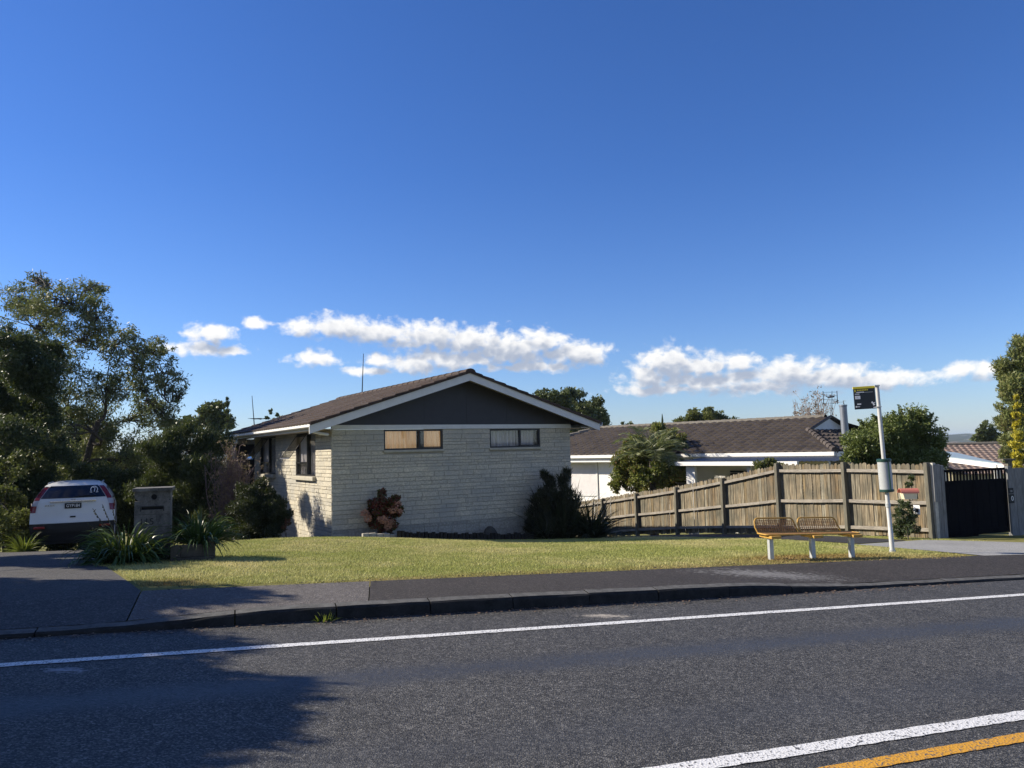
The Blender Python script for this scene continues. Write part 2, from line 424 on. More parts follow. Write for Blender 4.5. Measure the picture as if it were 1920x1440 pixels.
M['mortar'] = plain('mortar', (0.36, 0.34, 0.29), 0.95)
M['base'] = island('grey foundation block', [(0.38, 0.36, 0.30), (0.44, 0.41, 0.34), (0.33, 0.32, 0.28)], 0.9, 0.7, 24, (1, 1, 1), 0.35)
M['sill'] = plain('rough concrete sill', (0.44, 0.41, 0.33), 0.9, var=0.2, bstr=0.5)
M['tile'] = island('brown stone chip tile', [(0.058, 0.039, 0.030), (0.078, 0.053, 0.041), (0.045, 0.033, 0.027)], 0.85, 0.8, 90, (1, 1, 1), 0.45, stain=(0.9, (0.085, 0.068, 0.056), 0.5, 0.72))
M['tile2'] = island('grey brown stone chip tile', [(0.072, 0.058, 0.049), (0.098, 0.080, 0.067), (0.056, 0.046, 0.040)], 0.75, 0.8, 60, (1, 1, 1), 0.4)
M['tile3'] = island('weathered tan tile', [(0.23, 0.18, 0.15), (0.28, 0.20, 0.165), (0.20, 0.165, 0.14)], 0.8, 0.5, 30, (1, 1, 1), 0.35)
M['ridge'] = plain('lichened ridge cap', (0.16, 0.145, 0.12), 0.9, var=0.45, scale=14)
M['paling'] = island('weathered fence paling', [(0.22, 0.165, 0.09), (0.29, 0.24, 0.165), (0.145, 0.115, 0.075), (0.33, 0.285, 0.20), (0.21, 0.185, 0.135), (0.24, 0.175, 0.10), (0.31, 0.28, 0.21), (0.17, 0.15, 0.11)], 0.9, 0.8, 9, (6, 6, 0.28), 0.95, stain=(1.3, (0.095, 0.09, 0.068), 0.46, 0.70))
M['rail'] = island('weathered rail', [(0.25, 0.225, 0.19), (0.32, 0.29, 0.245)], 0.9, 0.7, 14, (0.6, 0.6, 5), 0.45)
M['post'] = island('grey green fence post', [(0.12, 0.112, 0.085), (0.17, 0.16, 0.125)], 0.9, 0.6, 14, (3, 3, 0.35), 0.4)
M['greyboard'] = island('silvered grey boards', [(0.20, 0.20, 0.20), (0.24, 0.24, 0.235), (0.17, 0.175, 0.18)], 0.9, 0.7, 14, (3, 3, 0.35), 0.4, stain=(1.1, (0.10, 0.12, 0.10), 0.52, 0.75))
M['stone'] = plain('stained letterbox concrete', (0.125, 0.12, 0.112), 0.95, var=0.75, scale=7, bstr=0.8, bscale=45)
M['darkstone'] = plain('dark mossy block', (0.075, 0.070, 0.06), 0.95, var=0.5, scale=8, bstr=0.8, bscale=45)
M['kerb'] = plain('shade dark kerb concrete', (0.020, 0.020, 0.020), 0.95, var=0.7, scale=7, bstr=0.8, bscale=60, coord='Object')  # mottled concrete; shade on the kerb faces is put into this dark base
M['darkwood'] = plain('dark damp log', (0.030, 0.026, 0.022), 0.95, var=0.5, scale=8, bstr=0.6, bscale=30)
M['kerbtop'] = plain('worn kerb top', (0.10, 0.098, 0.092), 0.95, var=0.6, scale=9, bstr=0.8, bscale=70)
M['sunlitpost'] = plain('sunlit end post', (0.46, 0.44, 0.38), 0.9, var=0.25, scale=9, bstr=0.5)  # sunlight on the fence end post is put into this pale colour
M['soil'] = plain('dark bark mulch', (0.032, 0.024, 0.017), 1.0, var=0.6, scale=8, bstr=1.0, bscale=40)
M['flat'] = plain('blue grey roof sheet', (0.30, 0.38, 0.42), 0.5, var=0.15)
M['darkroof'] = plain('dark verandah sheet', (0.045, 0.055, 0.075), 0.5, var=0.3, scale=18)
M['interior'] = plain('room interior', (0.16, 0.15, 0.14), 0.9)
L = {}
L['wattle'] = leaf('grey green tree leaf', [(0.073, 0.095, 0.038), (0.126, 0.151, 0.054), (0.210, 0.221, 0.095), (0.252, 0.210, 0.084)], 0.3)
L['dark'] = leaf('dark shrub leaf', [(0.029, 0.047, 0.018), (0.054, 0.076, 0.029), (0.108, 0.130, 0.043)], 0.2)
L['olive'] = leaf('olive shrub leaf', [(0.057, 0.076, 0.023), (0.104, 0.118, 0.034), (0.209, 0.209, 0.057)], 0.3)
L['conifer'] = leaf('conifer spray', [(0.068, 0.093, 0.031), (0.128, 0.156, 0.048), (0.204, 0.221, 0.068), (0.170, 0.128, 0.051)], 0.2)
L['gold'] = leaf('golden conifer spray', [(0.34, 0.29, 0.02), (0.55, 0.46, 0.035), (0.45, 0.42, 0.05)], 0.3)
L['hedge'] = leaf('glossy hedge leaf', [(0.075, 0.105, 0.026), (0.135, 0.17, 0.045), (0.22, 0.25, 0.075)], 0.25, 0.4)
L['photinia'] = leaf('green and red photinia leaf', [(0.081, 0.117, 0.025), (0.153, 0.189, 0.040), (0.216, 0.234, 0.054), (0.198, 0.162, 0.054), (0.288, 0.099, 0.054)], 0.3, 0.4)
L['redtip'] = leaf('red photinia tip', [(0.192, 0.036, 0.024), (0.288, 0.072, 0.036)], 0.3)
L['maroon'] = leaf('maroon shrub leaf', [(0.09, 0.016, 0.018), (0.17, 0.035, 0.03), (0.075, 0.085, 0.025), (0.05, 0.06, 0.02)], 0.2)
L['shadowed'] = leaf('deep green leaf', [(0.010, 0.017, 0.007), (0.020, 0.030, 0.011), (0.045, 0.055, 0.018)], 0.15)  # shade over the rounded shrub is put into these darker leaf tones
L['pinkhead'] = leaf('dusty pink flower', [(0.525, 0.231, 0.179), (0.700, 0.399, 0.294), (0.357, 0.210, 0.105)], 0.3)
L['agap'] = leaf('strap leaf', [(0.026, 0.058, 0.016), (0.052, 0.098, 0.023), (0.098, 0.143, 0.034)], 0.3, 0.35, 0.5)
L['flax'] = leaf('dark sword leaf', [(0.020, 0.022, 0.013), (0.039, 0.042, 0.020), (0.072, 0.068, 0.033)], 0.2, 0.4)
L['palm'] = leaf('palm leaflet', [(0.10, 0.12, 0.045), (0.17, 0.19, 0.085), (0.24, 0.25, 0.13)], 0.3, 0.4)
L['dry'] = leaf('dry leaf', [(0.20, 0.13, 0.09), (0.30, 0.21, 0.15)], 0.3)
L['far'] = leaf('distant tree leaf', [(0.060, 0.082, 0.034), (0.102, 0.128, 0.051), (0.162, 0.178, 0.071)], 0.2)
L['bright'] = leaf('yellow green leaf', [(0.09, 0.12, 0.015), (0.16, 0.20, 0.03), (0.22, 0.26, 0.05)], 0.4)
L['grass'] = tone_leaf('grass blade')

# ------------------------------------------------------------------ setting
def lawn_mat():
    T = new_mat('lawn soil and thatch'); pos = T.n('ShaderNodeNewGeometry').outputs['Position']
    a = T.noise(pos, 1.1, 5, 0.65); b = T.noise(pos, 55, 4, 0.7)
    c = T.ramp(T.math('ADD', T.math('MULTIPLY', a.outputs['Fac'], 0.55), T.math('MULTIPLY', b.outputs['Fac'], 0.45)), [(0.3, (0.10, 0.10, 0.03)), (0.5, (0.21, 0.20, 0.065)), (0.7, (0.31, 0.27, 0.11))])
    T.put(T.b.inputs['Base Color'], c); T.b.inputs['Roughness'].default_value = 1.0; T.b.inputs['Specular IOR Level'].default_value = 0.1
    bump(T, b.outputs['Fac'], 1.0, 0.02); return T.mt
M['lawn'] = lawn_mat()
def far_mat():
    T = new_mat('wooded suburb hillside'); pos = T.n('ShaderNodeNewGeometry').outputs['Position']
    a = T.noise(pos, 0.02, 6, 0.7)
    v = T.n('ShaderNodeTexVoronoi'); T.put(v.inputs['Vector'], pos); v.inputs['Scale'].default_value = 0.055
    sep = T.n('ShaderNodeSeparateColor'); T.L.new(v.outputs['Color'], sep.inputs[0])
    c = T.ramp(a.outputs['Fac'], [(0.35, (0.030, 0.042, 0.026)), (0.6, (0.075, 0.085, 0.05)), (0.75, (0.14, 0.13, 0.09))])
    roof = T.math('MULTIPLY', T.mapr(sep.outputs[0], 0.80, 0.84), T.mapr(v.outputs['Distance'], 0.42, 0.34))
    c = T.mix(roof, c, T.ramp(sep.outputs[1], [(0, (0.45, 0.43, 0.40)), (0.5, (0.30, 0.17, 0.12)), (1, (0.70, 0.70, 0.70))]))
    T.put(T.b.inputs['Base Color'], c); T.b.inputs['Roughness'].default_value = 1; return T.mt
M['hill'] = far_mat()

def axis_steps(fine_lo, fine_hi, step, far, ratio=1.35):
    a = list(np.arange(fine_lo, fine_hi + 1e-6, step)); d = step; x = a[-1]
    while x < far: d *= ratio; x += d; a.append(x)
    d = step; x = a[0]; pre = []
    while x > -far: d *= ratio; x -= d; pre.append(x)
    return np.array(pre[::-1] + a)
qs = axis_steps(-16, 22, 0.5, 3500); ns = axis_steps(-1.0, 40, 0.4, 3500)
for extra in (-0.75, -0.66, 7.66, 7.78, 8.88, 8.95): ns = np.append(ns, extra)
ns = np.unique(np.sort(ns))
QQ, NN = np.meshgrid(qs, ns); XX, YY = xy(QQ, NN); ZZ = Zt(XX, YY)
ZZ = ZZ - np.where((NN < 8.92), 0.05, 0.0)
gv = np.stack([XX.ravel(), YY.ravel(), ZZ.ravel()], 1)
nq, nn_ = len(qs), len(ns)
ii, jj = np.meshgrid(np.arange(nq - 1), np.arange(nn_ - 1)); b0 = (jj * nq + ii).ravel()
ground = np_mesh('ground', gv, np.stack([b0, b0 + 1, b0 + 1 + nq, b0 + nq], 1), M['lawn'], kind='structure')

def sheet(name, poly, mat_, off=0.006, step=0.35, kind='structure', zf=None):
    """flat paving cut to a convex outline (x, y) and laid on the terrain"""
    P_ = [Vector((p[0], p[1], 0)) for p in poly]
    area = sum(P_[i].x * P_[(i + 1) % len(P_)].y - P_[(i + 1) % len(P_)].x * P_[i].y for i in range(len(P_)))
    if area < 0: P_ = P_[::-1]
    bm = bmesh.new(); bm.faces.new([bm.verts.new(p) for p in P_])
    qv = [qn(p.x, p.y) for p in P_]
    for k in np.arange(math.floor(min(q for q, _ in qv) / step) * step, max(q for q, _ in qv), step):
        x_, y_ = xy(k, 0); bmesh.ops.bisect_plane(bm, geom=bm.verts[:] + bm.edges[:] + bm.faces[:], plane_co=(x_, y_, 0), plane_no=(0.941, 0.339, 0))
    for k in np.arange(math.floor(min(n for _, n in qv) / step) * step, max(n for _, n in qv), step):
        x_, y_ = xy(0, k); bmesh.ops.bisect_plane(bm, geom=bm.verts[:] + bm.edges[:] + bm.faces[:], plane_co=(x_, y_, 0), plane_no=(-0.339, 0.941, 0))
    for v in bm.verts: v.co.z = (zf or zt)(v.co.x, v.co.y) + off
    bmesh.ops.recalc_face_normals(bm, faces=bm.faces)
    if bm.faces and sum(f.normal.z for f in bm.faces) < 0: bmesh.ops.reverse_faces(bm, faces=bm.faces)
    me = bpy.data.meshes.new(name); bm.to_mesh(me); bm.free(); me.materials.append(mat_)
    o = bpy.data.objects.new(name, me); COL.objects.link(o); o['kind'] = kind
    return o
def qbox(q0, q1, n0, n1): return [xy(q0, n0), xy(q1, n0), xy(q1, n1), xy(q0, n1)]
zroad = lambda x, y: -S * float(soft(np.float64(x), 40))
splat = GP(1140, 1155); sp2 = GP(120, 1256)
M['road'] = chip('chip seal road', (0.011, 0.011, 0.0105), (0.245, 0.238, 0.222), 92, 0.7, track=True,
                 patch=[(tuple(splat), (4.2, 11.0, 0), (0.40, 0.36, 0.30)), (tuple(sp2), (6.0, 16.0, 0), (0.30, 0.31, 0.33))])
scuff = GP(1440, 1078)
M['path_new'] = chip('dark asphalt footpath', (0.021, 0.018, 0.016), (0.115, 0.101, 0.090), 75, 0.85, patch=[(tuple(scuff), (1.1, 3.5, 0), (0.20, 0.195, 0.185))])
M['path_old'] = chip('old brown grey footpath', (0.066, 0.060, 0.056), (0.25, 0.225, 0.21), 70, 0.9)
M['drive_old'] = chip('old driveway concrete', (0.036, 0.035, 0.035), (0.17, 0.163, 0.157), 70, 0.9)
M['drive_dark'] = chip('asphalt drive', (0.022, 0.022, 0.024), (0.085, 0.082, 0.082), 100, 0.85)
M['concrete'] = chip('pale concrete drive', (0.21, 0.21, 0.20), (0.46, 0.455, 0.44), 70, 0.9, bstr=0.4)
sheet('road', qbox(-90, 90, -0.7, 7.66), M['road'], 0.0, 6.0, zf=zroad)
sheet('footpath', qbox(-90, 90, -4, -0.85), M['path_new'], 0.012, 6.0)
qj = qn(*GP(695, 1110)[:2])[0]                      # join between the two footpath surfaces
qd = qn(*GP(256, 1130)[:2])[0]                      # join between footpath and left crossing
skew = 0.28
sheet('footpath', [xy(qj - 0.10, 7.79), xy(40, 7.79), xy(40, 8.93), xy(qj + 0.10, 8.93)], M['path_new'], 0.008)
sheet('footpath', [xy(qd, 7.79), xy(qj - 0.11, 7.79), xy(qj + 0.09, 8.93), xy(qd, 8.93)], M['path_old'], 0.008)
# left driveway: crossing and the run down to the car
A1 = qn(*GP(214, 1068)[:2])
sheet('driveway', [xy(-30, 7.79), xy(qd - 0.012, 7.79), xy(qd - 0.012, 8.93), xy(A1[0] - 0.05, A1[1]), xy(-30, A1[1])], M['drive_old'], 0.008)
sheet('driveway', [xy(-9.5, A1[1] + 0.012), xy(A1[0] - 0.06, A1[1] + 0.012), xy(A1[0] - 2.6, 24), xy(-10.4, 24)], M['drive_old'], 0.008)
# right: shared asphalt drive running back beside the fence, and the pale concrete apron
def g2(px, py): p = GP(px, py); return (p.x, p.y)
c1, c2, c3, c4 = g2(1602, 1022), g2(1846, 1043), g2(1990, 1040), g2(1990, 1020)
c0 = g2(1735, 1013)
sheet('concrete_apron', [c1, c2, c3, c4, c0], M['concrete'], 0.010)
d0 = g2(1700, 1014); d1 = g2(1610, 1020); d2 = g2(1420, 1009.5)
sheet('asphalt_drive', [d0, d1, d2, (1.2, 24.5), (0.6, 33), (3.0, 33), (3.4, 28), (7.6, 18.6)], M['drive_dark'], 0.008)

# kerb: concrete stones with joints, shade painted into the dark faces
def kerb():
    b = MB(); q = -40.0
    rr = random.Random(3)
    while q < 45:
        l = 0.88 + rr.uniform(-0.06, 0.06) if -0.5 < q < 7 else 1.6
        n = max(2, int(l / 0.22)); e0 = rr.uniform(-0.008, 0.008); e1 = rr.uniform(-0.008, 0.008)
        prof = []
        for i in range(n + 1):
            qq = q + 0.006 + (l - 0.012) * i / n
            x_, y_ = xy(qq, 7.72); hb = -S * float(soft(np.float64(x_), 40)); h = float(kerb_h(np.float64(qq))) + rr.uniform(-0.004, 0.004)
            j = e0 + (e1 - e0) * i / n + rr.uniform(-0.005, 0.005)
            prof.append([(qq, 7.645 + j, hb - 0.03), (qq, 7.655 + j, hb + h - 0.022 + rr.uniform(-0.010, 0.006)), (qq, 7.675 + j, hb + h - 0.003), (qq, 7.795, hb + h + 0.012), (qq, 7.80, hb - 0.03)])
        vs = [(*xy(p[0], p[1]), p[2]) for r_ in prof for p in r_]
        fs = [(i * 5 + k, i * 5 + k + 1, (i + 1) * 5 + k + 1, (i + 1) * 5 + k) for i in range(n) for k in range(4)]
        fs += [(0, 1, 2, 3, 4), tuple(n * 5 + k for k in (4, 3, 2, 1, 0))]
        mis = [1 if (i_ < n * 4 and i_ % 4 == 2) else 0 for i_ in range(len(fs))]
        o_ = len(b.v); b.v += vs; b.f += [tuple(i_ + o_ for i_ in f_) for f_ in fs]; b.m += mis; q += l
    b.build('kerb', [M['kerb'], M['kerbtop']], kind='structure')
kerb()

# painted lines, worn at the edges
def paint(name, col):
    T = new_mat(name); pos = T.n('ShaderNodeNewGeometry').outputs['Position']
    v = T.n('ShaderNodeTexVoronoi'); T.put(v.inputs['Vector'], pos); v.inputs['Scale'].default_value = 70
    n = T.noise(pos, 30, 4, 0.7)
    f = T.math('MULTIPLY', T.mapr(v.outputs['Distance'], 0.80, 0.62), T.mapr(n.outputs['Fac'], 0.25, 0.36))
    T.put(T.b.inputs['Base Color'], T.mix(f, (0.09, 0.09, 0.09), col)); T.b.inputs['Roughness'].default_value = 0.6
    bump(T, v.outputs['Distance'], 0.6, 0.004); return T.mt
M['pwhite'] = paint('road line white', (0.72, 0.72, 0.70)); M['pyellow'] = paint('road line yellow', (0.62, 0.31, 0.02))
def road_line(pxa, pxb, width, mat_, q0, q1):
    a = GP(*pxa); c = GP(*pxb); d = Vector((c.x - a.x, c.y - a.y, 0)).normalized(); nrm = Vector((-d.y, d.x, 0)) * width / 2
    rr = random.Random(5); lo = []; hi = []; t = q0
    while t < q1:
        p = a + d * t
        for lst, s_ in ((lo, -1), (hi, 1)):
            x_ = p + nrm * s_ * (1 + rr.uniform(-0.09, 0.09)); lst.append((x_.x, x_.y, zroad(x_.x, x_.y) + 0.005))
        t += 0.06
    k = len(lo)
    np_mesh('road_line', lo + hi, [(i, i + 1, k + i + 1, k + i) for i in range(k - 1)], mat_, kind='structure')
road_line((0, 1248), (1000, 1179), 0.105, M['pwhite'], -12, 26)
road_line((1300, 1438), (1915, 1342), 0.125, M['pwhite'], -8, 20)
road_line((1605, 1438), (1915, 1384), 0.105, M['pyellow'], -9, 19)
# ------------------------------------------------------------------ brick house
ZA = -0.28
PHI = math.atan2(0.5176, 0.8555)
RZ = 3.68; RX = 3.41; SL = 0.319                       # ridge height, ridge x, roof slope
house = thing('brick_house', (-4.25, 18.0, ZA), PHI, 'low brick house with dark gable panel, white bargeboards and brown tiled roof above the lawn', 'house')
def zl(z): return z - ZA
def ztop(x): return zl(RZ) - SL * abs(x - RX)
GW = [(1.30, 2.88, 1.71, 2.205), (4.25, 5.82, 1.71, 2.205)]      # windows in the gable wall (x0, x1, z0, z1)
SW = [(1.25, 3.00, 1.10, 2.20), (5.15, 7.05, 1.10, 2.20)]        # windows in the side wall (y0, y1, z0, z1)
def courses(b, L_, z0, z1, holes, place, rr, h=None, lmin=0.26, lmax=0.70):
    z = z0; row = 0
    while z < z1 - 0.01:
        hh = min(h or rr.choice((0.070, 0.085, 0.10, 0.125)), z1 - z); hh = z1 - z if z1 - z - hh < 0.03 else hh; segs = [(0.0, L_)]
        for (a, c, u, v) in holes:
            if z + hh > zl(u) + 0.01 and z < zl(v) - 0.01:
                segs = [s_ for (s, e) in segs for s_ in ((s, min(e, a)), (max(s, c), e)) if s_[1] - s_[0] > 0.02]
        for (s, e) in segs:
            x = s
            while x < e - 1e-6:
                l = rr.uniform(lmin, lmax); l = e - x if x + l > e - 0.12 else l
                place(b, x + 0.004, x + l - 0.004, z + 0.003, z + hh - 0.003, rr); x += l
        z += hh; row += 1
def brick_front(b, x0, x1, z0, z1, rr):
    d = rr.uniform(0.002, 0.016); g = 0.0045
    o = [(x0, 0.03, z0), (x1, 0.03, z0), (x1, 0.03, z1), (x0, 0.03, z1)]
    f = [(x0 + g * 0.3, -d * 0.3, z0 + g), (x1 - g * 0.3, -d * 0.3, z0 + g), (x1 - g * 0.3, -d * 0.3, z1 - g), (x0 + g * 0.3, -d * 0.3, z1 - g)]
    f = [(x, y - rr.uniform(0, 0.008), z) for x, y, z in f]
    xm = rr.uniform(x0 + (x1 - x0) * 0.3, x0 + (x1 - x0) * 0.7)
    m_ = [(xm, -d - rr.uniform(0, 0.008), z0 + g), (xm, -d - rr.uniform(0, 0.008), z1 - g)]
    b.add(o + f + m_, [(4, 8, 9, 7), (8, 5, 6, 9), (0, 1, 5, 8, 4), (1, 2, 6, 5), (2, 3, 7, 9, 6), (3, 0, 4, 7)])
def brick_side(b, y0, y1, z0, z1, rr):
    o = MB(); brick_front(o, y0, y1, z0, z1, rr)
    b.add([(v[1], v[0], v[2]) for v in o.v], [f[::-1] for f in o.f])
rr = random.Random(11)
HW, HD = 6.82, 9.6
zb = zl(-0.12)
b = MB(); courses(b, HW, zb, zl(2.215), [(a, c, u - 0.06, v) for a, c, u, v in GW], brick_front, rr); b.build('brick_wall', M['brick'], house)
b = MB(); courses(b, 7.8, zl(-0.80), zl(2.20), [(a, c, u - 0.10, v) for a, c, u, v in SW], brick_side, rr); b.build('brick_wall', M['brick'], house)
b = MB(); courses(b, HW, zl(-1.2), zb - 0.002, [], brick_front, rr, 0.20, 0.38, 0.40); b.build('foundation', M['base'], house)
# backing walls: pieces round the openings so the room behind is open
b = MB()
def backing(holes, L_, f):
    cuts = sorted({0.03, L_} | {h[0] for h in holes} | {h[1] for h in holes})
    for a, c in zip(cuts[:-1], cuts[1:]):
        hs_ = [h for h in holes if h[0] <= a + 1e-6 and h[1] >= c - 1e-6]
        if hs_: f(a, c, zl(-1.2), zl(hs_[0][2])); f(a, c, zl(hs_[0][3]), zl(2.21))
        else: f(a, c, zl(-1.2), zl(2.21))
backing(GW, HW, lambda a, c, z0, z1: b.box(a, c, 0.006, 0.16, z0, z1))
backing([(h[0], h[1], h[2], h[3]) for h in SW], 7.8, lambda a, c, z0, z1: b.box(0.006, 0.16, max(a, 0.162), c, z0, z1))
b.box(HW - 0.14, HW - 0.001, 0.162, HD, zl(-2.2), zl(2.21)); b.box(0.165, HW - 0.142, HD - 0.14, HD, zl(-2.2), zl(2.21))
b.box(1.9, 2.0, 7.8, HD - 0.142, zl(-1.2), zl(2.21)); b.box(0.165, 1.9, 7.66, 7.798, zl(-1.2), zl(2.21))
b.build('inner_wall', M['mortar'], house)
b = MB(); b.box(0.162, HW - 0.15, 0.162, 7.65, zl(-0.05), zl(0.0)); b.box(0.162, HW - 0.15, 0.162, 7.65, zl(2.16), zl(2.19)); b.box(0.17, HW - 0.15, 3.2, 3.3, zl(0.01), zl(2.15))
b.build('room', M['interior'], house)
b = MB(); b.box(-0.012, HW + 0.012, -0.040, 0.018, zl(2.215), zl(2.322)); b.build('frieze_board', M['trim'], house)
# gable panel with joint battens
def gp_top(x): return ztop(x) - 0.155
b = MB(); xs = [-0.01, RX, HW + 0.01]
b.prism([(-0.01, zl(2.324)), (HW + 0.01, zl(2.324)), (HW + 0.01, gp_top(HW + 0.01)), (RX, gp_top(RX)), (-0.01, gp_top(-0.01))], -0.012, 0.10)
for x in (1.18, 2.38, 3.58, 4.78, 5.98): b.box(x - 0.012, x + 0.012, -0.017, -0.0125, zl(2.326), gp_top(x) - 0.01)
b.build('gable_panel', M['gable'], house)
# tiles: courses of pressed tile, scalloped across and stepped down the slope
def tile_slope(b, ex, ey, n_course, width, cw=0.245, step=0.026, seed=1, wave=0.012, origin=None, clip=None):
    """origin at the eave corner; ex along the eave, ey up the slope (unit vectors with ey scaled to slope length)"""
    r_ = random.Random(seed); nrm = ex.cross(ey).normalized()
    if nrm.z < 0: nrm = -nrm
    Ls = ey.length; eu = ey / Ls; ch = Ls / n_course; nt = int(width / cw)
    prof = [(0, 0), (0.18, wave * 0.9), (0.36, wave), (0.55, wave * 0.6), (0.8, 0.0), (1.0, -0.002)]
    for i in range(n_course):
        for j in range(nt):
            u0_, u1_ = j * cw, (j + 1) * cw
            if clip and not clip(u0_ + cw / 2, (i + 0.5) * ch): continue
            jit = r_.uniform(-0.002, 0.002)
            vs = []
            for t, hz in prof:
                x = u0_ + t * cw
                for (v_, lift) in ((i * ch - 0.02, -0.012), (i * ch - 0.02, step + jit), ((i + 1) * ch - 0.018, 0.004 + jit)):
                    vs.append(origin + ex * x + eu * v_ + nrm * (lift + (hz if lift > 0 else hz * 0.8)))
            k = len(prof)
            b.add(vs, [(a * 3 + c, (a + 1) * 3 + c, (a + 1) * 3 + c + 1, a * 3 + c + 1) for a in range(k - 1) for c in (0, 1)])
y0r, y1r = -0.56, 9.75
exL, exR = -0.67, 7.50
cosr = 1 / math.sqrt(1 + SL * SL)
tz = lambda x: ztop(x) - 0.03
roof_deck = MB()
for (xa, xb_) in ((exL + 0.04, RX), (exR - 0.04, RX)):
    roof_deck.add([(xa, y0r + 0.05, tz(xa) - 0.012), (RX, y0r + 0.05, tz(RX) - 0.012), (RX, y1r, tz(RX) - 0.012), (xa, y1r, tz(xa) - 0.012),
                   (xa, y0r + 0.05, tz(xa) - 0.05), (RX, y0r + 0.05, tz(RX) - 0.05), (RX, y1r, tz(RX) - 0.05), (xa, y1r, tz(xa) - 0.05)],
                  [(0, 1, 2, 3), (4, 7, 6, 5), (0, 4, 5, 1), (1, 5, 6, 2), (2, 6, 7, 3), (3, 7, 4, 0)])
roof = MB()
tile_slope(roof, Vector((0, -1, 0)), Vector((RX - exL, 0, SL * (RX - exL))), 12, y1r - y0r, origin=Vector((exL, y1r, tz(exL))), seed=3)
tile_slope(roof, Vector((0, 1, 0)), Vector((RX - exR, 0, SL * (exR - RX))), 12, y1r - y0r, origin=Vector((exR, y0r, tz(exR))), seed=4)
ro = roof.build('roof', M['tile'], house)
roof_deck.build('roof_underlay', M['soffit'], ro)
# ridge caps: short overlapping half-round lengths
b = MB(); y = y0r - 0.02
while y < y1r - 0.1:
    vs = []
    for yy, s_ in ((y, 1.12), (y + 0.44, 0.98)):
        for a in range(7):
            t = math.pi * a / 6; vs.append((RX - math.cos(t) * 0.13 * s_, yy, tz(RX) - 0.025 + math.sin(t) * 0.085 * s_))
    b.add(vs, [(i, i + 1, i + 8, i + 7) for i in range(6)] + [tuple(range(7))]); y += 0.41
b.build('ridge_cap', M['tile'], ro)
# verge tiles along the raking edge
b = MB()
for s_ in (-1, 1):
    ex = exL if s_ < 0 else exR; n = 12
    for i in range(n):
        xa = ex + (RX - ex) * i / n; xb2 = ex + (RX - ex) * (i + 1) / n
        za, zb2 = tz(xa), tz(xb2)
        b.add([(xa, y0r - 0.015, za + 0.03), (xb2, y0r - 0.015, zb2 + 0.012), (xb2, y0r - 0.015, zb2 - 0.045), (xa, y0r - 0.015, za - 0.045),
               (xa, y0r + 0.02, za + 0.045), (xb2, y0r + 0.02, zb2 + 0.02), (xb2, y0r + 0.02, zb2 - 0.03), (xa, y0r + 0.02, za - 0.03)],
              [(0, 1, 2, 3), (0, 4, 5, 1), (2, 6, 7, 3), (4, 7, 6, 5), (1, 5, 6, 2), (0, 3, 7, 4)])
b.build('verge', M['tile'], ro)
# bargeboards, one each side
for s_, xe in ((-1, -0.68), (1, 7.46)):
    b = MB(); t0, t1 = tz(RX) - 0.05, tz(xe) - 0.05
    xr = RX + s_ * 0.0012
    b.prism([(xr, t0), (xe, t1), (xe, t1 - 0.185), (xr, t0 - 0.185)], -0.540, -0.505); b.build('bargeboard', M['trim'], house)
b = MB()
for xa in (-0.60, 7.40):
    s_ = 1 if xa > RX else -1
    q0, q1 = tz(RX) - 0.125, tz(xa) - 0.125
    b.add([(RX, -0.504, q0), (xa, -0.504, q1), (xa, -0.013, q1), (RX, -0.013, q0), (RX, -0.504, q0 + 0.02), (xa, -0.504, q1 + 0.02), (xa, -0.013, q1 + 0.02), (RX, -0.013, q0 + 0.02)],
          [(0, 1, 2, 3), (4, 7, 6, 5), (0, 4, 5, 1), (1, 5, 6, 2), (2, 6, 7, 3), (3, 7, 4, 0)])
b.build('raking_soffit', M['soffit'], house)
# eave soffit, fascia and gutter on the side wall; the right-hand eave too
b = MB(); b.box(-0.525, -0.03, -0.50, 9.5, zl(2.205), zl(2.222)); b.box(HW + 0.03, 7.42, -0.50, 9.5, zl(2.205), zl(2.222)); b.build('eave_soffit', M['soffit'], house)
b = MB(); b.box(-0.555, -0.527, -0.502, 9.5, zl(2.19), zl(2.355)); b.box(7.422, 7.45, -0.502, 9.5, zl(2.19), zl(2.355)); b.build('fascia', M['trim'], house)
for xs_, s_ in ((-0.557, -1), (7.452, 1)):
    b = MB(); prof = [(0, 2.255), (0.085, 2.245), (0.115, 2.27), (0.118, 2.345), (0.108, 2.35), (0.10, 2.275), (0.08, 2.258), (0.004, 2.265)]
    b.prism([(xs_ + s_ * x, zl(z)) for x, z in prof], -0.535, 9.5); b.build('gutter', M['white'], house)
# porch at the far end of the side wall: beam, lintel panel, post
b = MB(); b.box(-0.50, -0.40, 8.75, 8.85, zl(-0.9), zl(2.03)); b.build('porch_post', M['trim'], house)
b = MB(); b.box(-0.52, 0.30, 8.70, 8.745, zl(2.035), zl(2.20)); b.box(-0.52, -0.48, 7.9, 8.698, zl(2.06), zl(2.20)); b.build('porch_beam', M['trim'], house)
b = MB(); b.box(-0.55, 1.89, 9.30, 9.40, zl(-1.2), zl(2.20)); b.build('porch_wall', M['gable'], house)
b = MB(); b.tube([(-0.62, -0.40, zl(2.25)), (-0.56, -0.36, zl(2.16)), (-0.30, -0.20, zl(2.12)), (-0.12, -0.10, zl(2.10))], 0.035, 10); b.build('downpipe', M['trim'], house)

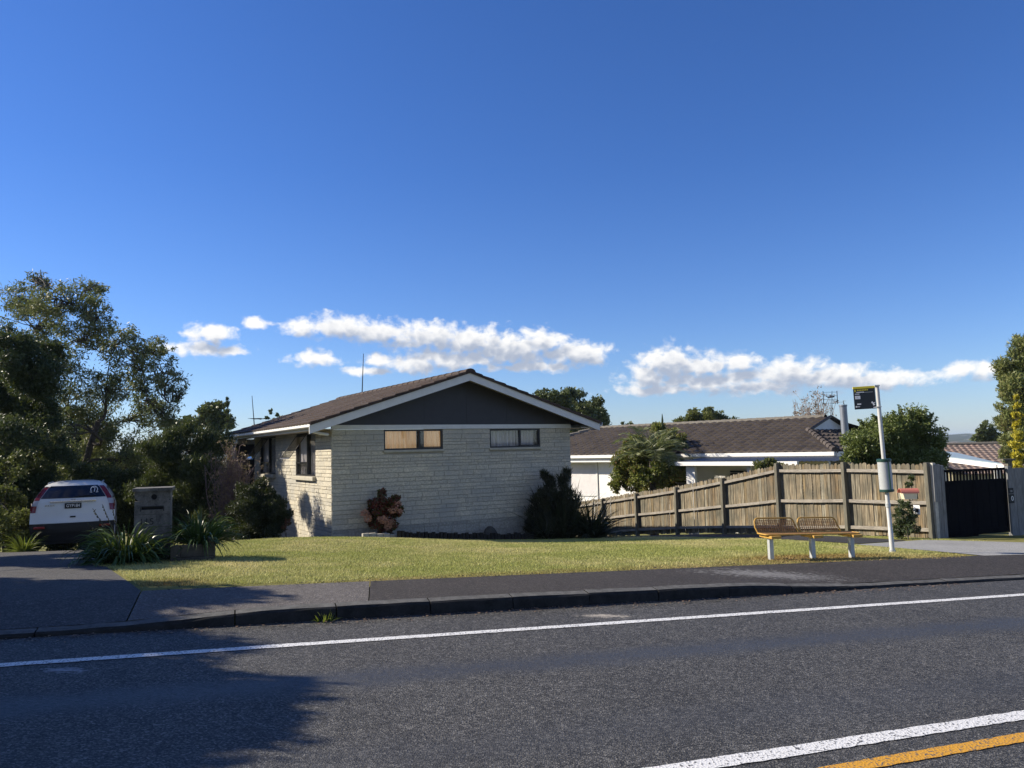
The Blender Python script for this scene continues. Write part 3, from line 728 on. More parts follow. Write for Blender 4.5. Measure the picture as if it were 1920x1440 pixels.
def curtain(x0, x1, z0, z1, y, mat_, parent, seed=0, amp=0.025, per=0.09):
    r_ = random.Random(seed); n = max(12, int((x1 - x0) / 0.015)); ph = r_.uniform(0, 6); vs = []
    for i in range(n + 1):
        x = x0 + (x1 - x0) * i / n
        d = amp * (math.sin(x / per * 6.28 + ph + 1.3 * math.sin(x * 7 + ph)) + 0.4 * math.sin(x / per * 14 + ph))
        vs += [(x, y + d * 0.7, z1), (x, y + d, z0)]
    b = MB(); b.add(vs, [(2 * i, 2 * i + 1, 2 * i + 3, 2 * i + 2) for i in range(n)]); return b
def frame_rects(b, x0, x1, z0, z1, y0, y1, t, mull=()):
    b.box(x0, x1, y0, y1, z1 - t, z1); b.box(x0, x1, y0, y1, z0, z0 + t)
    b.box(x0, x0 + t, y0, y1, z0 + t + 0.0005, z1 - t - 0.0005); b.box(x1 - t, x1, y0, y1, z0 + t + 0.0005, z1 - t - 0.0005)
    for mx in mull: b.box(mx - t * 0.6, mx + t * 0.6, y0 + 0.002, y1 - 0.002, z0 + t + 0.0005, z1 - t - 0.0005)
def glowing_blind():
    T = new_mat('tan blind with added glow'); tc = T.n('ShaderNodeTexCoord').outputs['Object']
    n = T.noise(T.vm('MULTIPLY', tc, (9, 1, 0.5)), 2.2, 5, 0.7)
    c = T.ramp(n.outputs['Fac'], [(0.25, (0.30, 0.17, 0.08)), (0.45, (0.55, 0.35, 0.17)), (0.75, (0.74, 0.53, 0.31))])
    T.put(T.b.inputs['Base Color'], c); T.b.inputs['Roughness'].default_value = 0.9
    T.put(T.b.inputs['Emission Color'], c); T.b.inputs['Emission Strength'].default_value = 0.28  # glow added to the blind's own surface, no lamp stands in the room
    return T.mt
M['blind'] = glowing_blind()
for wi, (x0, x1, z0, z1) in enumerate(GW):
    z0, z1 = zl(z0), zl(z1); xm = x0 + (x1 - x0) * 0.60
    b = MB(); frame_rects(b, x0, x1, z0, z1, 0.012, 0.075, 0.038, (xm,)); b.box(xm + 0.03, x1 - 0.04, 0.004, 0.03, z0 + 0.04, z0 + 0.065)
    w = b.build('window', M['alu'], house)
    for xa, xb_ in ((x0 + 0.036, xm - 0.02), (xm + 0.02, x1 - 0.036)):
        b = MB(); b.box(xa, xb_, 0.060, 0.065, z0 + 0.036, z1 - 0.036); b.build('pane', M['glass'], w)
    b = MB(); b.bev(x0 - 0.03, x1 + 0.03, -0.055, 0.05, z0 - 0.062, z0 - 0.003, 0.008); b.build('sill', M['sill'], w)
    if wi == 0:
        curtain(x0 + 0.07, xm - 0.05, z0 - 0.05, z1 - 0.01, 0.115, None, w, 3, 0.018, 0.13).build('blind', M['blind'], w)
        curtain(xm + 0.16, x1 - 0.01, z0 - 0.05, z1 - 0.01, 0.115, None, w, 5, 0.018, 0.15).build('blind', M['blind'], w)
    else:
        curtain(x0 + 0.02, xm, z0 - 0.05, z1 + 0.02, 0.22, None, w, 7, 0.05, 0.13).build('curtain', M['curtain'], w)
        curtain(xm + 0.02, x1 - 0.05, z0 - 0.05, z1 + 0.02, 0.22, None, w, 8, 0.05, 0.13).build('curtain', M['curtain'], w)
Msw = Matrix(((0, 1, 0, 0), (1, 0, 0, 0), (0, 0, 1, 0), (0, 0, 0, 1)))     # swaps x and y: window drawn along y
def side(b, name, mat_, par, **k):
    b.v = [(v[1], v[0], v[2]) for v in b.v]; b.f = [f[::-1] for f in b.f]; return b.build(name, mat_, par, **k)
for wi, (y0, y1, z0, z1) in enumerate(SW):
    z0, z1 = zl(z0), zl(z1); ym = y0 + (y1 - y0) * 0.45
    b = MB(); frame_rects(b, y0, y1, z0, z1, 0.010, 0.075, 0.042, (ym,)); b.box(ym + 0.03, y1 - 0.045, 0.014, 0.07, z0 + 0.32, z0 + 0.36)
    w = side(b, 'window', M['alu'], house)
    b = MB(); b.box(y0 + 0.04, ym - 0.022, 0.045, 0.05, z0 + 0.04, z1 - 0.04); side(b, 'pane', M['glass'], w)
    b = MB(); b.box(ym + 0.022, y1 - 0.04, 0.045, 0.05, z0 + 0.04, z0 + 0.32); side(b, 'pane', M['glass'], w)
    b = MB(); b.bev(y0 - 0.05, y1 + 0.05, -0.10, 0.05, z0 - 0.105, z0 - 0.003, 0.02); side(b, 'sill', M['sill'], w)
    side(curtain(y0 + 0.03, ym - 0.03, z0, z1, 0.11, None, w, 11 + wi), 'curtain', M['curtain'], w)
    side(curtain(ym + 0.25, y1 - 0.03, z0, z1, 0.13, None, w, 15 + wi), 'curtain', M['curtain'], w)
    # open awning sash, hinged at the head
    ang = R(36); hx, hz, ln = 0.0, z1 - 0.045, 0.74
    def tr(v):
        x, d, z = v; return (x, hx - (hz - z) * math.sin(ang) + (d) * math.cos(ang), hz - (hz - z) * math.cos(ang) + d * math.sin(ang))
    b = MB(); frame_rects(b, ym + 0.03, y1 - 0.03, hz - ln, hz, -0.016, 0.016, 0.035); b.v = [tr(v) for v in b.v]; sash = side(b, 'awning_sash', M['alu'], w)
    b = MB(); b.box(ym + 0.062, y1 - 0.062, -0.003, 0.003, hz - ln + 0.032, hz - 0.032); b.v = [tr(v) for v in b.v]; side(b, 'pane', M['glass'], w)

# ------------------------------------------------------------------ white house with long tiled roof
RLp = PD(1128, 803, 37.0); RRp = PD(1554, 782, 28.6); hz2 = (RLp.z + RRp.z) / 2
d2 = Vector((RRp.x - RLp.x, RRp.y - RLp.y, 0)); L2 = d2.length; d2.normalize()
n2 = Vector((d2.y, -d2.x, 0))                     # towards the street side of the roof
if n2.y > 0: n2 = -n2
house2 = thing('white_house', (RLp.x, RLp.y, hz2), 0, 'white weatherboard house with long brown tiled roof and steel flue behind the timber fence', 'house')
half, rise = 4.05, 1.22
def P2(u, v, z): return d2 * u + n2 * v + Vector((0, 0, z))
b = MB()
ey_f = P2(0, -half, rise); ex_f = -d2
sl_len = math.hypot(half, rise)
EXT = 2.6; EXR = 2.1; GF = 0.40; gw_, gh = half * GF, rise * GF
tile_slope(b, d2, P2(0, -half, rise), 13, L2 + EXT + EXR, cw=0.33, step=0.055, seed=8, wave=0.05, origin=P2(-EXT, half, -rise),
           clip=lambda u, v: (u > EXT * 1.0 - EXT * (1 - v / sl_len)) and (u < EXT + L2 + EXR * max(0.0, 1 - v / sl_len / (1 - GF)) + 0.05))
# right hip below the gablet
hb0 = P2(L2 + EXR, half, -rise); hb1 = P2(L2 + EXR, -half, -rise); hl = math.hypot(EXR, rise - gh)
tile_slope(b, (hb1 - hb0).normalized(), P2(-EXR, 0, rise - gh), 6, (hb1 - hb0).length, cw=0.33, step=0.055, seed=9, wave=0.05, origin=hb0,
           clip=lambda u, v: (half - gw_) * v / hl < u < 2 * half - (half - gw_) * v / hl)
rf2 = b.build('roof', M['tile2'], house2)
b = MB()                                           # far slope, left hip and underlay
b.add([P2(0, 0, -0.03), P2(L2, 0, -0.03), P2(L2, gw_, -gh - 0.03), P2(L2 + EXR, half, -rise - 0.03), P2(-EXT, half, -rise - 0.03)], [(0, 1, 2, 3, 4)])
b.add([P2(0, 0, -0.01), P2(L2, 0, -0.01), P2(L2 + EXR, -half, -rise), P2(-EXT, -half, -rise), P2(-EXT, half, -rise - 0.01)], [(0, 1, 2, 3), (0, 3, 4)])
b.add([P2(L2, gw_, -gh - 0.03), P2(L2, -gw_, -gh - 0.03), P2(L2 + EXR, -half, -rise - 0.03), P2(L2 + EXR, half, -rise - 0.03)], [(0, 1, 2, 3)])
b.build('roof_underlay', M['tile2'], rf2)
b = MB(); u = -0.1
while u < L2 - 0.25:
    vs = []
    for uu, s_ in ((u, 1.1), (u + 0.44, 0.96)):
        for a in range(6):
            t = math.pi * a / 5; vs.append(P2(uu, math.cos(t) * 0.16 * s_, math.sin(t) * 0.12 * s_ - 0.01))
    b.add(vs, [(i, i + 1, i + 7, i + 6) for i in range(5)] + [tuple(range(6))]); u += 0.4
b.build('ridge_cap', M['ridge'], rf2)
b = MB(); b2 = MB()
for s_ in (0.0,):
    n = 9
    for i in range(n):                             # hip caps at the right corner
        a0, a1 = i / n, (i + 1.1) / n
        ha = lambda a: P2(L2 + EXR * a, gw_ + (half - gw_) * a, -gh - (rise - gh) * a)
        p0, p1 = ha(a0), ha(a1)
        b2.tube([p0 + Vector((0, 0, 0.02)), p1 + Vector((0, 0, 0.04))], [0.10, 0.12], 8)
        p0, p1 = P2(-EXT * (i / n), half * (i / n), -rise * (i / n)), P2(-EXT * ((i + 1.1) / n), half * ((i + 1.1) / n), -rise * ((i + 1.1) / n))
        b.tube([p0 + Vector((0, 0, 0.03)), p1 + Vector((0, 0, 0.055))], [0.12, 0.14], 8)
b.build('hip_cap', M['ridge'], rf2); b2.build('hip_cap', M['tile2'], rf2)
# gablet: small white triangle under a dark verge
b = MB(); g0 = L2 + 0.02
b.add([P2(g0, 0, -0.06), P2(g0, gw_, -gh - 0.05), P2(g0, -gw_, -gh - 0.05), P2(g0 - 0.1, 0, -0.06), P2(g0 - 0.1, gw_, -gh - 0.05), P2(g0 - 0.1, -gw_, -gh - 0.05)], [(0, 1, 2), (3, 5, 4), (0, 3, 4, 1), (1, 4, 5, 2), (2, 5, 3, 0)])
b.build('gablet', M['trim'], house2)
b = MB()
for s_ in (1, -1):
    b.tube([P2(g0 + 0.06, 0, 0.03), P2(g0 + 0.10, s_ * gw_ * 1.08, -gh * 1.05 + 0.03)], 0.055, 6)
b.build('gablet_verge', M['alu'], rf2)
# walls with an opening pattern, windows, gutters
wz0, wz1 = -rise - 2.9, -rise - 0.12
def wall2(b, u0, u1, v): b.add([P2(u0, v, wz0), P2(u1, v, wz0), P2(u1, v, wz1), P2(u0, v, wz1), P2(u0, v - 0.15, wz0), P2(u1, v - 0.15, wz0), P2(u1, v - 0.15, wz1), P2(u0, v - 0.15, wz1)], [(0, 1, 2, 3), (7, 6, 5, 4), (0, 4, 5, 1), (1, 5, 6, 2), (2, 6, 7, 3), (3, 7, 4, 0)])
b = MB(); wall2(b, -EXT + 0.5, L2 + EXR - 0.5, half - 0.55)
wall2(b, -EXT + 0.5, L2 + EXR - 0.5, -half + 0.6)
b.build('wall', M['white'], house2)
def strip2(b, u0, u1, v0, v1, z0, z1):
    b.add([P2(u, v, z) for z in (z0, z1) for v in (v0, v1) for u in (u0, u1)], [(0, 2, 3, 1), (4, 5, 7, 6), (0, 1, 5, 4), (2, 6, 7, 3), (0, 4, 6, 2), (1, 3, 7, 5)])
b = MB(); strip2(b, -EXT - 0.05, L2 + EXR + 0.02, half + 0.012, half + 0.13, -rise - 0.13, -rise - 0.01); b.build('gutter', M['white'], house2)
b = MB(); strip2(b, -EXT, L2 + EXR, half - 0.54, half + 0.01, -rise - 0.14, -rise - 0.10); strip2(b, -EXT, L2 + EXR, half - 0.03, half + 0.010, -rise - 0.30, -rise - 0.141); b.build('fascia', M['white'], house2)
b = MB(); strip2(b, L2 + EXR + 0.005, L2 + EXR + 0.06, -half, half, -rise - 0.2, -rise - 0.01); b.build('fascia', M['trim'], house2)
uw = 0.55
wf = half - 0.545
b = MB(); strip2(b, uw, uw + 0.09, wf, wf + 0.035, -rise - 2.7, -rise - 0.16); strip2(b, uw + 0.09, uw + 2.2, wf, wf + 0.03, -rise - 1.75, -rise - 1.68); strip2(b, uw + 0.09, uw + 2.2, wf, wf + 0.03, -rise - 0.42, -rise - 0.36); strip2(b, uw + 2.2, uw + 2.28, wf, wf + 0.035, -rise - 2.7, -rise - 0.16)
w2 = b.build('window', M['trim'], house2)
b = MB(); strip2(b, uw + 0.092, uw + 2.198, wf + 0.004, wf + 0.010, -rise - 1.678, -rise - 0.422); b.build('pane', M['curtain'], w2)
b = MB(); b.tube([P2(0.2, half + 0.06, -rise - 0.12), P2(0.2, half - 0.1, -rise - 0.26), P2(0.2, wf + 0.06, -rise - 0.34), P2(0.2, wf + 0.06, -rise - 2.8)], 0.045, 8); b.build('downpipe', M['white'], house2)
# verandah: dark sheet roof on posts with white gutter, shuttered windows in its shade
v0, v1 = half + 0.14, half + 1.75
ua, ub = 8.6, L2 + 3.0
b = MB()
for k in range(int((ub - ua) / 0.15)):             # corrugated sheet
    u_ = ua + k * 0.15
    b.add([P2(u_, v0, -rise - 0.16), P2(u_ + 0.05, v0, -rise - 0.14), P2(u_ + 0.15, v0, -rise - 0.16), P2(u_, v1, -rise - 0.27), P2(u_ + 0.05, v1, -rise - 0.245), P2(u_ + 0.15, v1, -rise - 0.27)], [(0, 1, 4, 3), (1, 2, 5, 4)])
vr = b.build('verandah_roof', M['darkroof'], house2)
b = MB(); strip2(b, ua - 0.05, ub - 1.2, v1, v1 + 0.11, -rise - 0.39, -rise - 0.26); b.build('gutter', M['white'], vr)
for k, uu in enumerate((ua + 0.25, ua + 2.6)):
    b = MB(); strip2(b, uu, uu + (0.35 if k == 0 else 0.12), v1 - 0.25, v1 - 0.13, -rise - 3.0, -rise - 0.30); b.build('verandah_post', M['white'], house2)
for uu in (6.2, ua + 0.6, ua + 3.2):
    b = MB()
    for k in range(9): strip2(b, uu, uu + 1.3, wf, wf + 0.02, -rise - 1.5 + k * 0.1, -rise - 1.44 + k * 0.1)
    b.build('shutter', M['alu'], house2)
# steel flue
fb = PD(1585, 845, 25.2); ft = PD(1580.5, 759, 25.2)
fl = Vector((ft.x - RLp.x, ft.y - RLp.y, 0)); zf0, zf1 = fb.z - hz2 - 0.9, ft.z - hz2
b = MB(); b.tube([fl + Vector((0.05, 0, zf0)), fl + Vector((0, 0, zf1 - 0.06))], 0.115, 18); b.tube([fl + Vector((0, 0, zf1 - 0.058)), fl + Vector((0, 0, zf1))], 0.13, 18); b.build('flue', M['flue'], house2)

# ------------------------------------------------------------------ house and carport far right
def gabled(name, c, rz, lx, ly, rise_, wallh, label, mat_roof, mat_wall, cw=0.33, eave=0.4):
    h_ = thing(name, c, rz, label, 'house')
    b = MB(); b.box(-lx / 2, lx / 2, -ly / 2, ly / 2, -wallh, 0)
    b.prism([(-ly / 2, 0.001), (ly / 2, 0.001), (0, rise_ * 0.96)], -lx / 2, -lx / 2 + 0.1, M=Matrix(((0, 1, 0, 0), (1, 0, 0, 0), (0, 0, 1, 0), (0, 0, 0, 1))))
    b.prism([(-ly / 2, 0.001), (ly / 2, 0.001), (0, rise_ * 0.96)], lx / 2 - 0.1, lx / 2, M=Matrix(((0, 1, 0, 0), (1, 0, 0, 0), (0, 0, 1, 0), (0, 0, 0, 1))))
    b.build('wall', mat_wall, h_)
    b = MB(); sl = rise_ / (ly / 2); e = ly / 2 + eave; n = max(5, int(math.hypot(e, sl * e) / 0.34))
    tile_slope(b, Vector((1, 0, 0)), Vector((0, e, sl * e)), n, lx + 0.8, cw, 0.035, 5, 0.035, Vector((-lx / 2 - 0.4, -e, -sl * eave)))
    tile_slope(b, Vector((-1, 0, 0)), Vector((0, -e, sl * e)), n, lx + 0.8, cw, 0.035, 6, 0.035, Vector((lx / 2 + 0.4, e, -sl * eave)))
    r_ = b.build('roof', mat_roof, h_)
    b = MB(); b.tube([(-lx / 2 - 0.42, 0, rise_ + 0.05), (lx / 2 + 0.42, 0, rise_ + 0.05)], 0.11, 8); b.build('ridge_cap', M['ridge'], r_)
    b = MB()
    for s_ in (-1, 1):
        for t in (-1, 1):
            b = MB(); b.tube([(s_ * (lx / 2 + 0.44), 0, rise_ - 0.02), (s_ * (lx / 2 + 0.44), t * e, -sl * eave - 0.02)], 0.07, 6); b.build('bargeboard', M['alu'], h_)
    return h_
p = PD(1852, 832, 46); gabled('tiled_house', (p.x + 2.0, p.y + 1.5, p.z - 1.55), R(-12), 10.5, 7.5, 1.5, 3.0, 'far house with broad weathered tan tile roof beyond the black gate', M['tile3'], M['cream'])
p = PD(1788, 828, 41); gabled('tiled_house', (p.x - 1.6, p.y + 3.6, p.z - 1.45), R(62), 7.0, 6.0, 1.4, 3.0, 'far house with tan tile gable roof between the hedge and the broad roofed house', M['tile3'], M['cream'])
ca, cb = PD(1768, 855, 24.5), PD(1879, 869, 22.0)
cp = thing('carport', (ca.x, ca.y, ca.z), 0, 'flat roofed carport with white fascia just behind the black gate', 'carport')
dv = cb - ca; bk = Vector((1.6, 5.0, 0.25))
b = MB(); b.add([Vector((0, 0, 0)), dv, dv + bk, bk, Vector((0, 0, -0.03)), dv - Vector((0, 0, 0.03)), dv + bk - Vector((0, 0, 0.03)), bk - Vector((0, 0, 0.03))], [(0, 1, 2, 3), (7, 6, 5, 4), (0, 4, 5, 1), (1, 5, 6, 2), (2, 6, 7, 3), (3, 7, 4, 0)]); b.build('roof', M['flat'], cp)
b = MB(); f_ = Vector((-0.01, -0.04, 0)); fz = Vector((0, 0, -0.17)); up_ = Vector((0, 0, -0.035)); g_ = Vector((0, -0.03, 0))
b.add([f_ + up_, dv + f_ + up_, dv + f_ + fz, f_ + fz, f_ + up_ + g_, dv + f_ + up_ + g_, dv + f_ + fz + g_, f_ + fz + g_], [(3, 2, 1, 0), (4, 5, 6, 7), (0, 1, 5, 4), (1, 2, 6, 5), (2, 3, 7, 6), (3, 0, 4, 7)]); b.build('fascia', M['white'], cp)
for k in (0.04, 0.95):
    b = MB(); q_ = dv * k + Vector((0, 0.1, 0)); b.box(q_.x - 0.06, q_.x + 0.06, q_.y - 0.06, q_.y + 0.06, -2.6 + q_.z, q_.z - 0.04); b.build('post', M['trim'], cp)
b = MB(); b.box(dv.x + 0.1, dv.x + 0.22, dv.y - 0.1, dv.y + 0.02, -2.8 + dv.z, dv.z + 0.08); b.box(dv.x - 0.05, dv.x + 0.3, dv.y - 0.14, dv.y + 0.06, dv.z + 0.082, dv.z + 0.13); b.build('end_post', M['post'], cp)

# ------------------------------------------------------------------ aerials
def mast(px0, py0, px1, py1, Y, r_, label, base_drop=0.6, elems=None, name='aerial_mast'):
    a = PD(px0, py0, Y); c = PD(px1, py1, Y)
    o = thing(name, (a.x, a.y, a.z - base_drop), 0, label, 'aerial')
    b = MB(); b.tube([(0, 0, 0), (0, 0, base_drop), (c.x - a.x, c.y - a.y, base_drop + c.z - a.z)], [r_, r_, r_ * 0.5], 6); b.build('mast', M['alu'], o)
    if elems: elems(o, Vector((c.x - a.x, c.y - a.y, base_drop + c.z - a.z)))
    return o
mast(679, 735, 681.5, 663, 27, 0.022, 'thin whip aerial rising behind the brown tiled roof of the brick house', 2.2)
def tv1(o, t):
    b = MB()
    b.tube([(0.1, -0.3, 0.80), (0.1, 0.5, 0.80)], 0.012, 5)
    for k in range(5): b.tube([(-0.15, -0.3 + k * 0.18, 0.81), (0.35, -0.3 + k * 0.18, 0.81)], 0.008, 4)
    b.build('aerial_rods', M['alu'], o)
mast(477, 800, 472.5, 742, 30, 0.022, 'slim mast with small television aerial at the low end of the brick house roof', 0.5, tv1)
def tv2(o, t):
    b = MB(); z = t.z
    for x in (-0.40, 0.40): b.tube([(x, 0, z - 0.75), (x, 0, z + 0.0)], 0.022, 5)
    for k in range(4): b.tube([(-0.40, 0, z - 0.70 + k * 0.21), (0.40, 0, z - 0.70 + k * 0.21)], 0.012, 4)
    b.tube([(0, -0.5, z - 0.35), (0, 0.3, z - 0.35)], 0.05, 6)
    b.build('aerial_grid', M['alu'], o)
mast(1560, 800, 1560, 733, 44, 0.025, 'television aerial with square grid above the right end of the white house', 1.5, tv2)
# ------------------------------------------------------------------ vegetation tools
RG = np.random.default_rng(5)
def unit(v): return v / np.maximum(np.linalg.norm(v, axis=1, keepdims=True), 1e-9)
def leaf_quads(c, a, ln, wd, rng, bend=0.0):
    """rhombic leaves: centres c, axes a, lengths ln, widths wd"""
    n = len(c); s_ = unit(np.cross(a, unit(rng.normal(size=(n, 3)))))
    ln = np.asarray(ln).reshape(-1, 1); wd = np.asarray(wd).reshape(-1, 1)
    v = np.stack([c - a * ln / 2, c + s_ * wd / 2, c + a * ln / 2, c - s_ * wd / 2], 1).reshape(-1, 3)
    f = np.arange(4 * n).reshape(n, 4); return v, f
def cloud_leaves(cl, dens, ln, wd, rng, droop=0.0, shell=0.55, upb=0.0):
    """leaves spread through clumps; cl = list of (centre, radius); dens = leaves per unit of r^2"""
    cs, as_, sz = [], [], []
    for (c, r_) in cl:
        n = max(12, int(dens * r_ * r_))
        d = unit(rng.normal(size=(n, 3))); rad = r_ * (shell + (1 - shell) * rng.random(n)) * (0.55 + 0.45 * rng.random(n)) ** 0.5
        p_ = np.array(c) + d * rad[:, None] * np.array([1, 1, 0.85])
        a = unit(d * 0.7 + rng.normal(size=(n, 3)) * 0.8 + np.array([0, 0, upb - droop]))
        cs.append(p_); as_.append(a); sz.append(0.6 + 0.8 * rng.random(n))
    c = np.concatenate(cs); a = np.concatenate(as_); s_ = np.concatenate(sz)
    return leaf_quads(c, a, ln * s_, wd * s_, rng)
def branch(b, p0, p1, r0_, r1_, rng, n=5, wob=0.08, k=6):
    p0 = np.array(p0, float); p1 = np.array(p1, float); L_ = np.linalg.norm(p1 - p0); pts = []
    o = rng.normal(size=3) * wob * L_; o2 = rng.normal(size=3) * wob * L_ * 0.5
    for i in range(n + 1):
        t = i / n; pts.append(p0 + (p1 - p0) * t + o * math.sin(math.pi * t) + o2 * math.sin(2 * math.pi * t))
    b.tube(pts, [r0_ + (r1_ - r0_) * i / n for i in range(n + 1)], k, True); return pts
def tree(name, base, clumps, leafmat, label, cat='tree', cover=1.0, dens=None, ln=0.12, wd=0.05, trunk_r=0.16, barkmat=None, seed=1, sub=6, subr=0.42, group=None,
         trunk_top=None, droop=0.0, shell=0.3, upb=0.0, fork=0.45, twigs=True, extra=None):
    """trunk, limbs to every clump, sub-clumps of leaves scattered through each clump (gaps between them)"""
    rng = np.random.default_rng(seed); base = np.array(base, float)
    root = thing(name, tuple(base), 0, label, cat, group)
    cl = [(np.array(c, float) - base, r_) for c, r_ in clumps]
    cen = sum(c * r_ for c, r_ in cl) / sum(r_ for _, r_ in cl)
    top = np.array(trunk_top, float) - base if trunk_top is not None else cen * fork + np.array([0, 0, 0])
    b = MB(); tp = branch(b, (0, 0, -0.15), top, trunk_r, trunk_r * 0.6, rng, 7, 0.04, 9)
    small = []; nodes = [(q, trunk_r * 0.55) for q in tp[3:]]
    for c, r_ in sorted(cl, key=lambda t: np.linalg.norm(t[0] - tp[-1])):
        d0, rad0 = min(nodes, key=lambda t: np.linalg.norm(t[0] - c) + 0.9 * max(0, t[0][2] - c[2] + 0.2))
        rs = max(rad0 * 0.72, trunk_r * 0.10); re_ = max(rs * 0.45, trunk_r * 0.07)
        lp = branch(b, d0, c, rs, re_, rng, 6, 0.10, 6)
        nodes += [(lp[k], rs + (re_ - rs) * k / 6) for k in (2, 3, 4, 5, 6)]
        for _ in range(sub):
            d = unit(rng.normal(size=(1, 3)))[0]; q = c + d * r_ * (0.35 + 0.6 * rng.random()) * np.array([1, 1, 0.9]); sr = r_ * subr * (0.6 + 0.7 * rng.random())
            small.append((q, sr))
            if twigs: branch(b, lp[int(rng.integers(3, 7))], q, trunk_r * 0.14, trunk_r * 0.03, rng, 4, 0.1, 4)
    v, f = cloud_leaves(small, cover * math.pi / (0.25 * ln * wd), ln, wd, rng, droop, shell, upb)
    crown = np_mesh('crown', v, f, leafmat, root)
    b.build('trunk', barkmat or M['bark'], root)
    return root
def px_clumps(lst, Y, rng=None, depth=1.0, zmin=None):
    out = []
    rng = rng or np.random.default_rng(3)
    for it in lst:
        x, y, r_ = it[:3]; YY_ = it[3] if len(it) > 3 else Y + rng.uniform(-depth, depth)
        p_ = PD(x, y, YY_); out.append(((p_.x, p_.y, p_.z), r_ * YY_ / F))
    return out
def gz(x, y): return (x, y, zt(x, y))
def pxbase(px, Y): p_ = PD(px, 900, Y); return gz(p_.x, p_.y)

# ------------------------------------------------------------------ left side trees
tree('wattle_tree', pxbase(95, 25), px_clumps([(105,560,58),(165,590,52),(40,560,50),(60,610,55),(150,640,52),(215,640,44),(100,680,60),(250,665,40),(290,655,34),(310,700,40),(265,720,45),(200,720,52),(330,735,24),(120,750,62),(190,800,60),(260,780,50),(305,770,36),(150,860,60),(230,860,55),(40,720,55),(90,820,60),(180,545,28),(75,530,28)], 25.5, depth=2.2), L['wattle'],
     'tall open grey green tree with sky showing through, above the parked car', cover=0.21, ln=0.13, wd=0.034, trunk_r=0.15, seed=21, sub=26, subr=0.42, trunk_top=tuple(PD(185, 790, 25.5)), shell=0.15, droop=0.2)
tree('dark_shrub_tree', pxbase(20, 20.5), px_clumps([(20,665,55),(60,710,55),(15,740,55),(75,790,50),(25,820,60),(60,870,55),(5,900,60),(40,950,55),(90,660,30),(5,640,30),(95,850,40)], 20.5, depth=1.2), L['dark'],
     'dense dark leafy tree at the left edge beside the parked car', cover=0.85, ln=0.09, wd=0.03, trunk_r=0.11, seed=22, sub=14, subr=0.55, shell=0.2)
tree('leafy_bush', pxbase(18, 18.6), px_clumps([(10,985,45),(35,1005,35),(0,940,40),(45,975,28),(15,880,36)], 18.4, depth=0.5), L['olive'], 'low olive bush beside the left edge of the driveway', 'bush', ln=0.09, wd=0.04, trunk_r=0.05, seed=23, sub=7, subr=0.5)
tree('leafy_bush', pxbase(250, 24), px_clumps([(215,920,55),(270,900,55),(230,970,50),(290,950,45),(180,900,45),(320,985,40)], 24, depth=1.0), L['dark'], 'shadowy bush between the car and the block letterbox', 'bush', ln=0.09, wd=0.04, trunk_r=0.05, seed=24, sub=12, subr=0.55)
tree('conifer_bush', pxbase(345, 22.5), px_clumps([(310,850,48),(355,835,48),(395,835,38),(330,900,55),(385,900,50),(300,930,45),(350,960,50),(400,960,40)], 22.5, depth=0.8), L['dark'], 'big dark green conifer bush behind the block letterbox', 'bush', cover=0.9, ln=0.12, wd=0.022, trunk_r=0.09, seed=25, sub=14, subr=0.55, upb=1.2)
tree('leafy_bush', pxbase(135, 30), px_clumps([(60,960,60),(120,930,60),(20,900,60),(160,900,55),(90,870,55)], 30, depth=0.6), L['olive'], 'olive undergrowth behind the roof of the parked car', 'bush', ln=0.16, wd=0.07, trunk_r=0.06, seed=26, sub=12, subr=0.6)
tree('broad_tree', pxbase(60, 34), px_clumps([(30,820,70),(110,840,70),(190,850,65),(60,900,75),(150,920,70),(230,900,60),(280,870,55),(0,860,70),(250,950,60),(320,900,45)], 34, depth=1.0), L['dark'], 'wide dark tree mass standing behind the open tree and the car', cover=0.9, ln=0.16, wd=0.07, trunk_r=0.18, seed=27, sub=14, subr=0.55)
tree('leafy_bush', pxbase(130, 23.2), px_clumps([(75,985,34),(120,995,36),(165,985,34),(200,1000,30),(100,1015,26),(150,1015,26),(225,975,34),(50,1010,26)], 23.2, depth=0.3), L['dark'], 'low dark bush along the far end of the driveway past the car', 'bush', ln=0.09, wd=0.04, trunk_r=0.04, seed=28, sub=12, subr=0.6)
p_ = PD(46, 1000, 17.4)
yp = (p_.x, p_.y)
# bare shrub of many upright stems
def bare_shrub(px, Y, w, h, n, label, seed, mat_, leaves=None):
    rng = np.random.default_rng(seed); c = pxbase(px, Y); root = thing('bare_shrub', c, 0, label, 'shrub'); b = MB(); tips = []
    for i in range(n):
        a = rng.uniform(0, 6.28); r_ = abs(rng.normal()) * 0.5; t = np.array([math.cos(a) * w * min(r_, 1.1), math.sin(a) * w * 0.7 * min(r_, 1.1), h * (0.6 + 0.45 * rng.random()) * (1 - 0.25 * min(r_, 1))])
        pts = branch(b, (t[0] * 0.15, t[1] * 0.15, -0.05), t, 0.014, 0.005, rng, 7, 0.05, 4)
        for k in range(5):
            q = pts[int(rng.integers(2, 7))]; e = q + np.array([rng.normal() * 0.16, rng.normal() * 0.16, 0.22 + 0.3 * rng.random()]); branch(b, q, e, 0.007, 0.0035, rng, 3, 0.08, 3); tips.append((e, 0.10))
    b.build('stems', mat_, root)
    if leaves is not None:
        v, f = cloud_leaves(tips, leaves[1], 0.05, 0.02, rng); np_mesh('leaves', v, f, leaves[0], root)
    return root
bare_shrub(434, 19.3, 0.80, 2.45, 80, 'leafless pinkish grey shrub of upright stems left of the brick house', 31, M['twig'], (L['dry'], 60))
